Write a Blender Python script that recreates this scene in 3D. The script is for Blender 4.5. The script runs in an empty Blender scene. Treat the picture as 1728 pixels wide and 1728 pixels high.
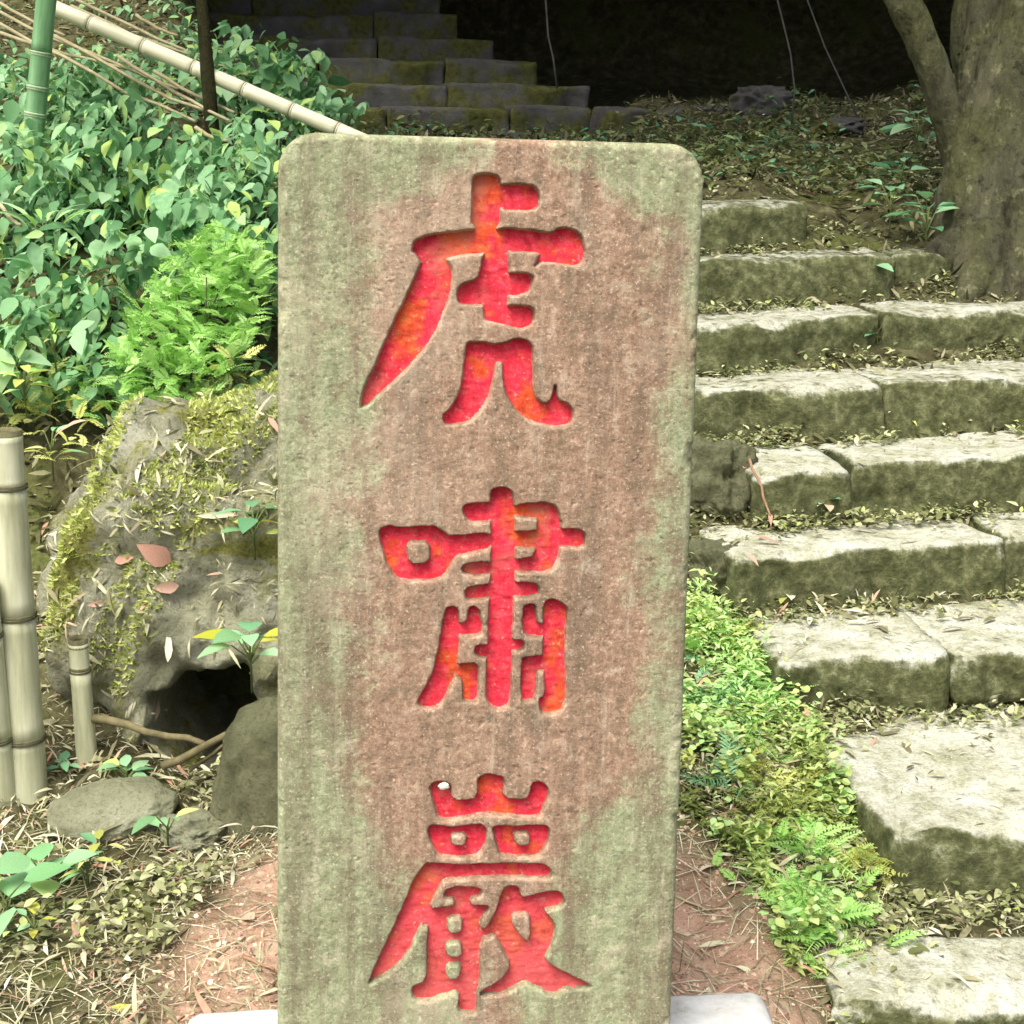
import bpy, math, random
import numpy as np
from mathutils import Vector, Matrix, Euler
from mathutils.kdtree import KDTree

random.seed(7)
RNG = np.random.default_rng(11)
R = math.radians
SC = bpy.context.scene
COL = SC.collection

# ------------------------------------------------------------------ camera
EYE = Vector((0.0, 0.0, 1.5))
PITCH = R(15.3)
FPX = 2500.0                      # focal length in pixels of a 1728 px wide frame
cam_data = bpy.data.cameras.new('camera')
cam_data.sensor_width = 36.0
cam_data.lens = 36.0 * FPX / 1728.0
cam_data.clip_start = 0.05
cam_data.clip_end = 500.0
cam = bpy.data.objects.new('camera', cam_data)
cam.location = EYE
cam.rotation_euler = (R(90) - PITCH, 0, 0)
COL.objects.link(cam)
SC.camera = cam

# ------------------------------------------------------------------ world, sun, exposure
SUN_EL, SUN_AZ = R(62), R(-152)      # azimuth measured from +Y towards +X: high, behind the camera, a little to its left
world = bpy.data.worlds.new('World')
SC.world = world
world.use_nodes = True
wn = world.node_tree
wn.nodes.clear()
sky = wn.nodes.new('ShaderNodeTexSky')
sky.sky_type = 'NISHITA'
sky.sun_disc = False
sky.sun_elevation = SUN_EL
sky.sun_rotation = SUN_AZ
sky.air_density = 0.6
sky.dust_density = 6.0
sky.ozone_density = 0.4
bg = wn.nodes.new('ShaderNodeBackground')
bg.inputs['Strength'].default_value = 0.095
wo = wn.nodes.new('ShaderNodeOutputWorld')
wn.links.new(sky.outputs[0], bg.inputs[0])
wn.links.new(bg.outputs[0], wo.inputs[0])

sun_data = bpy.data.lights.new('sun', 'SUN')
sun_data.energy = 1.5
sun_data.angle = R(38)
sun_data.color = (0.98, 1.0, 0.85)
sun = bpy.data.objects.new('sun', sun_data)
to_sun = Vector((math.sin(SUN_AZ) * math.cos(SUN_EL), math.cos(SUN_AZ) * math.cos(SUN_EL), math.sin(SUN_EL)))
sun.rotation_euler = to_sun.to_track_quat('Z', 'Y').to_euler()
sun.location = (-2, -3, 8)
COL.objects.link(sun)

SC.view_settings.view_transform = 'Standard'
SC.view_settings.look = 'None'
SC.view_settings.exposure = 1.3
SC.view_settings.gamma = 1.0
SC.view_settings.use_curve_mapping = False
SC.render.engine = 'CYCLES'

# ------------------------------------------------------------------ numeric helpers
def sstep(a, b, x):
    t = np.clip((np.asarray(x, float) - a) / (b - a), 0, 1)
    return t * t * (3 - 2 * t)

def _hash(ix, iy, iz, seed):
    h = (ix.astype(np.int64) * 374761393 + iy.astype(np.int64) * 668265263 + iz.astype(np.int64) * 2147483647 + seed * 1274126177) & 0xFFFFFFFF
    h = ((h ^ (h >> 13)) * 1274126177) & 0xFFFFFFFF
    h = h ^ (h >> 16)
    return (h & 0xFFFF) / 32767.5 - 1.0

def vnoise(p, seed=0):
    p = np.asarray(p, float)
    i = np.floor(p).astype(np.int64)
    f = p - i
    f = f * f * f * (f * (f * 6 - 15) + 10)
    r = 0
    for dx in (0, 1):
        wx = f[:, 0] if dx else 1 - f[:, 0]
        for dy in (0, 1):
            wy = f[:, 1] if dy else 1 - f[:, 1]
            for dz in (0, 1):
                wz = f[:, 2] if dz else 1 - f[:, 2]
                r = r + wx * wy * wz * _hash(i[:, 0] + dx, i[:, 1] + dy, i[:, 2] + dz, seed)
    return r

def fbm(p, octaves=4, seed=0, gain=0.5):
    p = np.asarray(p, float)
    r, a = 0, 1.0
    for k in range(octaves):
        r = r + a * vnoise(p * (2.03 ** k) + 17.3 * k, seed + k)
        a *= gain
    return r

# ------------------------------------------------------------------ mesh helpers
def mesh_from(name, verts, faces, mat=None, smooth=True, attr=None):
    """faces: list of tuples, or an (n,3)/(n,4) array."""
    me = bpy.data.meshes.new(name)
    verts = np.asarray(verts, dtype=np.float32)
    if isinstance(faces, np.ndarray):
        n, k = faces.shape
        me.vertices.add(len(verts)); me.vertices.foreach_set('co', verts.ravel())
        me.loops.add(n * k); me.loops.foreach_set('vertex_index', faces.astype(np.int32).ravel())
        me.polygons.add(n)
        me.polygons.foreach_set('loop_start', np.arange(0, n * k, k, dtype=np.int32))
        me.update(calc_edges=True)
    else:
        me.from_pydata(verts.tolist(), [], faces)
    if attr is not None:
        a = me.attributes.new('rnd', 'FLOAT', 'POINT')
        a.data.foreach_set('value', np.asarray(attr, dtype=np.float32))
    if smooth:
        me.polygons.foreach_set('use_smooth', np.ones(len(me.polygons), dtype=bool))
    me.validate()
    me.update()
    if mat:
        me.materials.append(mat)
    return me

def add(name, me, parent=None, loc=(0, 0, 0), rot=(0, 0, 0), scale=(1, 1, 1), kind=None):
    o = bpy.data.objects.new(name, me)
    COL.objects.link(o)
    o.location = loc
    o.rotation_euler = rot
    o.scale = scale if hasattr(scale, '__len__') else (scale,) * 3
    if parent:
        o.parent = parent
    if kind:
        o['kind'] = kind
    return o

def tag(o, label, cat, group=None):
    o['label'] = label
    o['category'] = cat
    if group:
        o['group'] = group
    return o

def thing(name, label, cat, loc=(0, 0, 0), rot=(0, 0, 0), group=None):
    o = add(name, None, None, loc, rot)
    o.empty_display_size = 0.05
    return tag(o, label, cat, group)

def tube(path, radii, sides=10, seed=0, rough=0.0, cap=True):
    """swept tube along a list of points; returns verts, faces(list)"""
    P = [Vector(p) for p in path]
    vs, fs = [], []
    up = Vector((0.31, 0.2, 0.93))
    rr = random.Random(seed)
    a = None
    for i, p in enumerate(P):
        t = (P[min(i + 1, len(P) - 1)] - P[max(i - 1, 0)]).normalized()
        if a is None:
            a = t.cross(up)
            if a.length < 0.3:
                a = t.cross(Vector((1, 0, 0)))
        a = a - t * a.dot(t)
        a.normalize()
        b = t.cross(a).normalized()
        for k in range(sides):
            an = 2 * math.pi * k / sides
            q = radii[i] * (1 + rough * (rr.random() - 0.5) * 2)
            vs.append(p + (a * math.cos(an) + b * math.sin(an)) * q)
    for i in range(len(P) - 1):
        for k in range(sides):
            k2 = (k + 1) % sides
            fs.append((i * sides + k, i * sides + k2, (i + 1) * sides + k2, (i + 1) * sides + k))
    if cap:
        fs.append(tuple(range(sides))[::-1])
        fs.append(tuple((len(P) - 1) * sides + k for k in range(sides)))
    return [tuple(v) for v in vs], fs

def merge(parts):
    V, Fc, n = [], [], 0
    for v, f in parts:
        V += list(v)
        Fc += [tuple(i + n for i in q) for q in f]
        n += len(v)
    return V, Fc

# leaf templates: unit length along +Y, lying in XY, facing +Z
def leaf_template(width=0.5, fold=0.12, droop=0.25, peak=0.38):
    ts = [0.0, 0.18, peak, 0.68, 0.88, 1.0]
    ws = [0.0, 0.34, 0.5, 0.36, 0.15, 0.0]
    v, f = [], []
    for t, w in zip(ts, ws):
        z = -droop * t * t
        v.append((0, t, z))
        if 0 < t < 1:
            v.append((-w * width, t, z + fold * w)); v.append((w * width, t, z + fold * w))
    # indices: 0 | 1,2,3 | 4,5,6 | 7,8,9 | 10,11,12 | 13
    f += [(0, 1, 2), (0, 3, 1)]
    for a in (1, 4, 7):
        f += [(a, a + 3, a + 4, a + 1), (a, a + 2, a + 5, a + 3)]
    f += [(10, 13, 11), (10, 12, 13)]
    tri = []
    for q in f:
        tri.append(q[:3])
        if len(q) == 4:
            tri.append((q[0], q[2], q[3]))
    return np.array(v, float), np.array(tri, int)

def sliver_template(width=0.12, bend=0.15):
    v = [(0, 0, 0), (-width / 2, 0.3, bend * 0.5), (width / 2, 0.3, bend * 0.5 + 0.03), (-width / 2.4, 0.65, bend * 0.55), (width / 2.4, 0.65, bend * 0.6), (0, 1, 0)]
    f = [(0, 2, 1), (1, 2, 3), (2, 4, 3), (3, 4, 5)]
    return np.array(v, float), np.array(f, int)

def rot_batch(yaw, pitch, roll):
    cy, sy, cp, sp, cr, sr = np.cos(yaw), np.sin(yaw), np.cos(pitch), np.sin(pitch), np.cos(roll), np.sin(roll)
    n = len(yaw)
    Z = np.zeros((n, 3, 3)); X = np.zeros((n, 3, 3)); Y = np.zeros((n, 3, 3))
    Z[:, 0, 0] = cy; Z[:, 0, 1] = -sy; Z[:, 1, 0] = sy; Z[:, 1, 1] = cy; Z[:, 2, 2] = 1
    X[:, 0, 0] = 1; X[:, 1, 1] = cp; X[:, 1, 2] = -sp; X[:, 2, 1] = sp; X[:, 2, 2] = cp
    Y[:, 1, 1] = 1; Y[:, 0, 0] = cr; Y[:, 0, 2] = sr; Y[:, 2, 0] = -sr; Y[:, 2, 2] = cr
    return Z @ X @ Y

def frame_batch(N):
    """rotation matrices whose Z axis is N, random spin about it"""
    n = len(N)
    N = N / np.linalg.norm(N, axis=1)[:, None]
    a = RNG.normal(size=(n, 3))
    X = np.cross(a, N); X /= np.linalg.norm(X, axis=1)[:, None]
    Y = np.cross(N, X)
    return np.stack([X, Y, N], axis=2)

def bake(template, pos, rots, size, name, mat, rnd=None):
    tv, tf = template
    n = len(pos)
    size = np.asarray(size, float)
    if size.ndim == 1:
        size = size[:, None].repeat(3, 1)
    v = tv[None] * size[:, None, :]
    v = np.einsum('nij,nkj->nki', rots, v) + pos[:, None, :]
    f = tf[None] + (np.arange(n) * len(tv))[:, None, None]
    if rnd is None:
        rnd = RNG.random(n)
    return mesh_from(name, v.reshape(-1, 3), f.reshape(-1, tf.shape[1]), mat, attr=np.repeat(rnd, len(tv)))

# ------------------------------------------------------------------ materials
class NT:
    def __init__(self, name):
        self.m = bpy.data.materials.new(name)
        self.m.use_nodes = True
        self.t = self.m.node_tree
        self.t.nodes.clear()
        self.out = self.n('ShaderNodeOutputMaterial')
    def n(self, typ, **kw):
        nd = self.t.nodes.new(typ)
        for k, v in kw.items():
            setattr(nd, k, v)
        return nd
    def l(self, a, b):
        self.t.links.new(a, b)
    def coord(self, scale=(1, 1, 1), kind='Object'):
        tc = self.n('ShaderNodeTexCoord'); mp = self.n('ShaderNodeMapping')
        mp.inputs['Scale'].default_value = scale
        self.l(tc.outputs[kind], mp.inputs['Vector'])
        return mp.outputs[0]
    def noise(self, vec, scale, detail=6, rough=0.6, dist=0.0):
        nd = self.n('ShaderNodeTexNoise')
        nd.inputs['Scale'].default_value = scale; nd.inputs['Detail'].default_value = detail
        nd.inputs['Roughness'].default_value = rough; nd.inputs['Distortion'].default_value = dist
        self.l(vec, nd.inputs['Vector'])
        return nd.outputs['Fac']
    def ramp(self, fac, stops, interp='LINEAR'):
        nd = self.n('ShaderNodeValToRGB')
        nd.color_ramp.interpolation = interp
        e = nd.color_ramp.elements
        while len(e) < len(stops):
            e.new(0.5)
        for q, (p, c) in zip(e, stops):
            q.position = p
            q.color = (*c, 1) if hasattr(c, '__len__') else (c, c, c, 1)
        self.l(fac, nd.inputs[0])
        return nd.outputs[0]
    def mix(self, fac, a, b, blend='MIX'):
        nd = self.n('ShaderNodeMix', data_type='RGBA', blend_type=blend)
        for s, v in ((nd.inputs[0], fac), (nd.inputs[6], a), (nd.inputs[7], b)):
            if isinstance(v, (int, float)):
                s.default_value = v
            elif isinstance(v, tuple):
                s.default_value = (*v, 1)
            else:
                self.l(v, s)
        return nd.outputs[2]
    def math(self, op, a, b=0.0, clamp=False):
        nd = self.n('ShaderNodeMath', operation=op, use_clamp=clamp)
        for s, v in ((nd.inputs[0], a), (nd.inputs[1], b)):
            if isinstance(v, (int, float)):
                s.default_value = v
            else:
                self.l(v, s)
        return nd.outputs[0]
    def bump(self, h, strength=0.5, dist=0.01, prev=None):
        nd = self.n('ShaderNodeBump')
        nd.inputs['Strength'].default_value = strength; nd.inputs['Distance'].default_value = dist
        self.l(h, nd.inputs['Height'])
        if prev is not None:
            self.l(prev, nd.inputs['Normal'])
        return nd.outputs[0]
    def finish(self, color, rough=0.9, normal=None, spec=0.25, translucent=0.0):
        p = self.n('ShaderNodeBsdfPrincipled')
        for s, v in ((p.inputs['Base Color'], color), (p.inputs['Roughness'], rough)):
            if isinstance(v, (int, float)):
                s.default_value = v
            elif isinstance(v, tuple):
                s.default_value = (*v, 1)
            else:
                self.l(v, s)
        p.inputs['Specular IOR Level'].default_value = spec
        if normal is not None:
            self.l(normal, p.inputs['Normal'])
        sh = p.outputs[0]
        if translucent:
            tr = self.n('ShaderNodeBsdfTranslucent')
            if isinstance(color, tuple):
                tr.inputs[0].default_value = (*color, 1)
            else:
                self.l(color, tr.inputs[0])
            mx = self.n('ShaderNodeMixShader'); mx.inputs[0].default_value = translucent
            self.l(sh, mx.inputs[1]); self.l(tr.outputs[0], mx.inputs[2])
            sh = mx.outputs[0]
        self.l(sh, self.out.inputs[0])
        return self.m

def mat_leaf(name, stops, rough=0.6, translucent=0.3, per_object=False, spec=0.22):
    t = NT(name)
    if per_object:
        oi = t.n('ShaderNodeObjectInfo'); fac = oi.outputs['Random']
    else:
        at = t.n('ShaderNodeAttribute', attribute_name='rnd'); fac = at.outputs['Fac']
    c = t.ramp(fac, stops)
    nz = t.noise(t.coord(), 45, 3)
    c = t.mix(0.5, c, t.ramp(nz, [(0.3, 0.35), (0.7, 0.75)]), 'OVERLAY')
    return t.finish(c, rough, None, spec, translucent)

def mat_ground():
    t = NT('ground_soil')
    v = t.coord()
    n1 = t.noise(v, 1.1, 5, 0.6); n2 = t.noise(v, 14, 8, 0.7); n3 = t.noise(v, 90, 5, 0.7)
    olive = t.ramp(n2, [(0.3, (0.035, 0.033, 0.014)), (0.5, (0.085, 0.08, 0.038)), (0.68, (0.18, 0.17, 0.09))])
    red = t.ramp(n2, [(0.3, (0.30, 0.18, 0.12)), (0.5, (0.45, 0.29, 0.205)), (0.7, (0.58, 0.41, 0.31))])
    # bare trodden earth round the foot of the slab
    sx = t.n('ShaderNodeSeparateXYZ'); t.l(v, sx.inputs[0])
    dx = t.math('ADD', sx.outputs[0], 0.06); dy = t.math('ADD', sx.outputs[1], -2.35)
    d = t.math('ADD', t.math('MULTIPLY', dx, dx), t.math('MULTIPLY', t.math('MULTIPLY', dy, dy), 1.2))
    d = t.math('ADD', d, t.math('MULTIPLY', t.math('ADD', n1, -0.5), 0.9))
    m = t.ramp(d, [(0.26, 1.0), (0.42, 0.0)])
    c = t.mix(m, olive, red)
    moss = t.ramp(t.noise(v, 2.6, 6, 0.65), [(0.52, 0.0), (0.62, 0.8)])
    inv = t.math('SUBTRACT', 1.0, m)
    c = t.mix(t.math('MULTIPLY', moss, inv), c, t.ramp(n3, [(0.3, (0.05, 0.065, 0.015)), (0.7, (0.16, 0.18, 0.05))]))
    b = t.bump(n3, 0.8, 0.006, t.bump(n2, 0.8, 0.02))
    return t.finish(c, 0.95, b, 0.15)

def mat_step(name='step_stone', dark=False, moss_shade=0.0):
    t = NT(name)
    v = t.coord()
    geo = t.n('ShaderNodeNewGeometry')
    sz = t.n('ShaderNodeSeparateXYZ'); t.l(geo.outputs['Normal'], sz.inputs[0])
    n1 = t.noise(v, 5, 7, 0.65); n2 = t.noise(v, 32, 7, 0.7); n3 = t.noise(v, 140, 4, 0.7)
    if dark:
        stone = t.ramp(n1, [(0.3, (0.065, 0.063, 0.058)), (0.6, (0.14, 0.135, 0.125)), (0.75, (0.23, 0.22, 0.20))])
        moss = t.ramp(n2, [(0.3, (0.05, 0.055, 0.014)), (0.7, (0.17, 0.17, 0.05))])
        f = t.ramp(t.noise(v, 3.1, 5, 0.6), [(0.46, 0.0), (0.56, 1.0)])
    else:
        n5 = t.noise(v, 11, 8, 0.75, 0.4)
        stone = t.ramp(n1, [(0.28, (0.36, 0.36, 0.26)), (0.45, (0.52, 0.52, 0.42)), (0.6, (0.63, 0.635, 0.56)), (0.75, (0.74, 0.745, 0.70))])
        stone = t.mix(t.ramp(n5, [(0.38, 0.65), (0.52, 0.0)]), stone, (0.30, 0.31, 0.17))
        stone = t.mix(t.ramp(n2, [(0.36, 0.55), (0.48, 0.0)]), stone, (0.28, 0.275, 0.18))
        stone = t.mix(t.ramp(n3, [(0.38, 0.5), (0.46, 0.0)]), stone, (0.24, 0.235, 0.16))
        stone = t.mix(t.ramp(n3, [(0.56, 0.0), (0.66, 0.5)]), stone, (0.78, 0.77, 0.68))
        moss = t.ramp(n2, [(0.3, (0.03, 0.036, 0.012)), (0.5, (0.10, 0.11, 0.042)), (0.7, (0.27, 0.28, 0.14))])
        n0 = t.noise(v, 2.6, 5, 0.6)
        e = t.math('ADD', sz.outputs[2], t.math('MULTIPLY', t.math('ADD', n2, -0.5), 1.5))  # facing term darkens the risers: moss together with their painted shade
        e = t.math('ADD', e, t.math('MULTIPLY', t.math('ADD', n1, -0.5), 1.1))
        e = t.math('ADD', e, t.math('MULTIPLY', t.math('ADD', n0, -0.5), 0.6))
        e = t.math('ADD', e, -moss_shade)
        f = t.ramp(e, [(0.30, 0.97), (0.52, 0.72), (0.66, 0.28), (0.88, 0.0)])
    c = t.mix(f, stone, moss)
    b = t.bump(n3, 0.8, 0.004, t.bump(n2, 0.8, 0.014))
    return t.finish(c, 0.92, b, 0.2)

def mat_rock(name, lo, mid, hi, moss_amt=0.5, moss_lo=(0.10, 0.11, 0.02), moss_hi=(0.30, 0.31, 0.07)):
    t = NT(name)
    v = t.coord()
    n1 = t.noise(v, 4, 7, 0.65); n2 = t.noise(v, 22, 7, 0.7); n3 = t.noise(v, 110, 4, 0.7)
    c = t.ramp(n1, [(0.28, lo), (0.5, mid), (0.72, hi)])
    c = t.mix(t.ramp(n3, [(0.38, 0.4), (0.48, 0.0)]), c, lo)
    moss = t.ramp(n3, [(0.3, moss_lo), (0.7, moss_hi)])
    mm = t.ramp(t.noise(v, 3.4, 6, 0.62, 0.6), [(0.62 - 0.2 * moss_amt, 0.0), (0.70 - 0.2 * moss_amt, 1.0)])
    c = t.mix(mm, c, moss)
    n6 = t.noise(v, 55, 7, 0.78)
    c = t.mix(t.ramp(n6, [(0.34, 0.5), (0.44, 0.0)]), c, tuple(x * 0.7 for x in lo))
    c = t.mix(t.ramp(n6, [(0.56, 0.0), (0.68, 0.45)]), c, hi)
    b = t.bump(n6, 1.0, 0.012, t.bump(n2, 1.0, 0.03))
    return t.finish(c, 0.93, b, 0.18)

def mat_bamboo(name, a, b, c2, rough=0.45):
    t = NT(name)
    v = t.coord((1, 1, 0.12))
    n = t.noise(v, 28, 5, 0.6)
    c = t.ramp(n, [(0.3, a), (0.5, b), (0.7, c2)])
    sp = t.ramp(t.noise(t.coord(), 9, 6, 0.7), [(0.58, 0.0), (0.7, 0.7)])
    c = t.mix(sp, c, tuple(x * 0.45 for x in a))
    return t.finish(c, rough, t.bump(n, 0.25, 0.003), 0.35)

def mat_bark(name, lo, hi, moss):
    t = NT(name)
    v = t.coord((1, 1, 0.3)); v2 = t.coord()
    n1 = t.noise(v, 16, 8, 0.7, 0.5); n2 = t.noise(v2, 5, 6, 0.65); n3 = t.noise(v2, 70, 5, 0.7)
    c = t.ramp(n1, [(0.32, lo), (0.62, hi)])
    c = t.mix(t.ramp(n2, [(0.42, 0.0), (0.6, 0.85)]), c, t.ramp(n3, [(0.3, tuple(x * .4 for x in moss)), (0.7, moss)]))
    n4 = t.noise(v2, 20, 8, 0.78)
    c = t.mix(t.ramp(n4, [(0.36, 0.75), (0.46, 0.0)]), c, tuple(x * 0.5 for x in lo))
    c = t.mix(t.ramp(n4, [(0.57, 0.0), (0.63, 0.7)]), c, tuple(min(1, x * 1.9) for x in hi))
    b = t.bump(n4, 1.0, 0.03, t.bump(n1, 1.0, 0.06))
    return t.finish(c, 0.95, b, 0.15)

def mat_plain(name, stops, scale=20, rough=0.85, bump=0.4, dist=0.004, spec=0.25):
    t = NT(name)
    v = t.coord()
    n = t.noise(v, scale, 7, 0.68)
    return t.finish(t.ramp(n, stops), rough, t.bump(t.noise(v, scale * 4, 5, 0.7), bump, dist), spec)

def stele_nodes(t, v):
    """mottled surface of the old slab: grey-green lichen along the rim, bare pinkish brown stone in the middle"""
    sx = t.n('ShaderNodeSeparateXYZ'); t.l(v, sx.inputs[0])
    big = t.noise(v, 4.5, 7, 0.66)
    vs = t.n('ShaderNodeMapping'); vs.inputs['Scale'].default_value = (1, 1, 0.11); t.l(v, vs.inputs[0])
    streak = t.noise(vs.outputs[0], 17, 7, 0.68)
    drip = t.noise(vs.outputs[0], 48, 6, 0.7)
    n2 = t.noise(v, 75, 8, 0.78); n3 = t.noise(v, 230, 5, 0.78); n4 = t.noise(v, 22, 8, 0.72)
    green = t.ramp(n2, [(0.30, (0.18, 0.205, 0.11)), (0.5, (0.33, 0.36, 0.21)), (0.70, (0.50, 0.53, 0.35))])
    pink = t.ramp(n2, [(0.30, (0.19, 0.12, 0.08)), (0.5, (0.38, 0.24, 0.165)), (0.70, (0.66, 0.47, 0.35))])
    ax = t.math('ABSOLUTE', t.math('ADD', sx.outputs[0], -0.028))
    # the bare stone is a broad upright band, narrowing towards the foot
    rim = t.math('ADD', ax, t.math('MULTIPLY', t.math('ADD', big, -0.5), 0.30))
    rim = t.math('ADD', rim, t.math('MULTIPLY', t.math('ADD', streak, -0.5), 0.14))
    rim = t.math('ADD', rim, t.math('MULTIPLY', t.math('ADD', n4, -0.5), 0.14))
    rim = t.math('ADD', rim, t.math('MULTIPLY', t.math('ADD', n2, -0.5), 0.10))
    zz = t.math('MULTIPLY', sx.outputs[2], -1.0)
    top = t.n('ShaderNodeMapRange'); top.inputs[1].default_value = 0.11; top.inputs[2].default_value = 0.02; top.inputs[3].default_value = 0.0; top.inputs[4].default_value = 0.16
    t.l(zz, top.inputs[0])
    bot = t.n('ShaderNodeMapRange'); bot.inputs[1].default_value = 0.90; bot.inputs[2].default_value = 1.28; bot.inputs[3].default_value = 0.0; bot.inputs[4].default_value = 0.19
    t.l(zz, bot.inputs[0])
    rim = t.math('ADD', t.math('ADD', rim, top.outputs[0]), bot.outputs[0])
    m = t.ramp(rim, [(0.195, 0.0), (0.25, 1.0)])
    c = t.mix(m, pink, green)
    # brown-black weather streaks, fine drips, pale rubbed patches
    c = t.mix(t.ramp(streak, [(0.38, 0.6), (0.53, 0.0)]), c, (0.17, 0.125, 0.085))
    c = t.mix(t.ramp(drip, [(0.36, 0.30), (0.47, 0.0)]), c, (0.17, 0.14, 0.085))
    c = t.mix(t.ramp(drip, [(0.56, 0.0), (0.68, 0.45)]), c, (0.64, 0.55, 0.42))
    c = t.mix(t.ramp(n4, [(0.36, 0.65), (0.49, 0.0)]), c, (0.20, 0.155, 0.10))
    c = t.mix(t.ramp(t.noise(v, 3.2, 5, 0.6), [(0.54, 0.0), (0.68, 0.35)]), c, (0.66, 0.53, 0.40))
    c = t.mix(t.ramp(n4, [(0.55, 0.0), (0.64, 0.4)]), c, (0.62, 0.52, 0.40))
    c = t.mix(t.ramp(n3, [(0.34, 0.8), (0.42, 0.0)]), c, (0.10, 0.08, 0.045))
    c = t.mix(t.ramp(n3, [(0.575, 0.0), (0.65, 0.7)]), c, (0.78, 0.70, 0.56))
    return c, n2, n3

def mat_stele():
    t = NT('weathered_slab_stone')
    v = t.coord()
    c, n2, n3 = stele_nodes(t, v)
    b = t.bump(n3, 0.55, 0.0025, t.bump(n2, 0.45, 0.005))
    return t.finish(c, 0.9, b, 0.2)

def mat_red():
    t = NT('worn_red_paint')
    v = t.coord()
    n1 = t.noise(v, 13, 5, 0.6); n2 = t.noise(v, 70, 6, 0.7); n3 = t.noise(v, 260, 4, 0.7)
    red = t.ramp(n2, [(0.3, (0.62, 0.022, 0.045)), (0.5, (0.82, 0.045, 0.08)), (0.7, (0.90, 0.12, 0.14))])
    orange = t.ramp(n2, [(0.3, (0.62, 0.06, 0.012)), (0.55, (0.78, 0.13, 0.03)), (0.72, (0.62, 0.27, 0.05))])
    c = t.mix(t.ramp(n1, [(0.53, 0.0), (0.60, 0.8)]), red, orange)
    fade = t.ramp(t.noise(v, 9, 5, 0.6, 0.3), [(0.57, 0.0), (0.70, 0.7)])
    c = t.mix(fade, c, (0.50, 0.20, 0.14))
    c = t.mix(t.ramp(n3, [(0.62, 0.0), (0.72, 0.5)]), c, (0.75, 0.42, 0.33))
    sp = t.n('ShaderNodeSeparateXYZ'); t.l(v, sp.inputs[0])
    fz = t.n('ShaderNodeMapRange'); fz.inputs[1].default_value = -1.02; fz.inputs[2].default_value = -1.25; fz.inputs[3].default_value = 0.0; fz.inputs[4].default_value = 0.65
    t.l(sp.outputs[2], fz.inputs[0])
    c = t.mix(fz.outputs[0], c, (0.62, 0.135, 0.125))
    grime = t.ramp(t.noise(v, 34, 7, 0.75), [(0.36, 0.55), (0.47, 0.0)])
    c = t.mix(grime, c, (0.30, 0.03, 0.03))
    c = t.mix(t.ramp(t.noise(v, 120, 5, 0.75), [(0.60, 0.0), (0.66, 0.65)]), c, (0.62, 0.36, 0.27))
    return t.finish(c, 0.88, t.bump(n3, 0.5, 0.0015, t.bump(n2, 0.4, 0.002)), 0.12)

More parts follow.
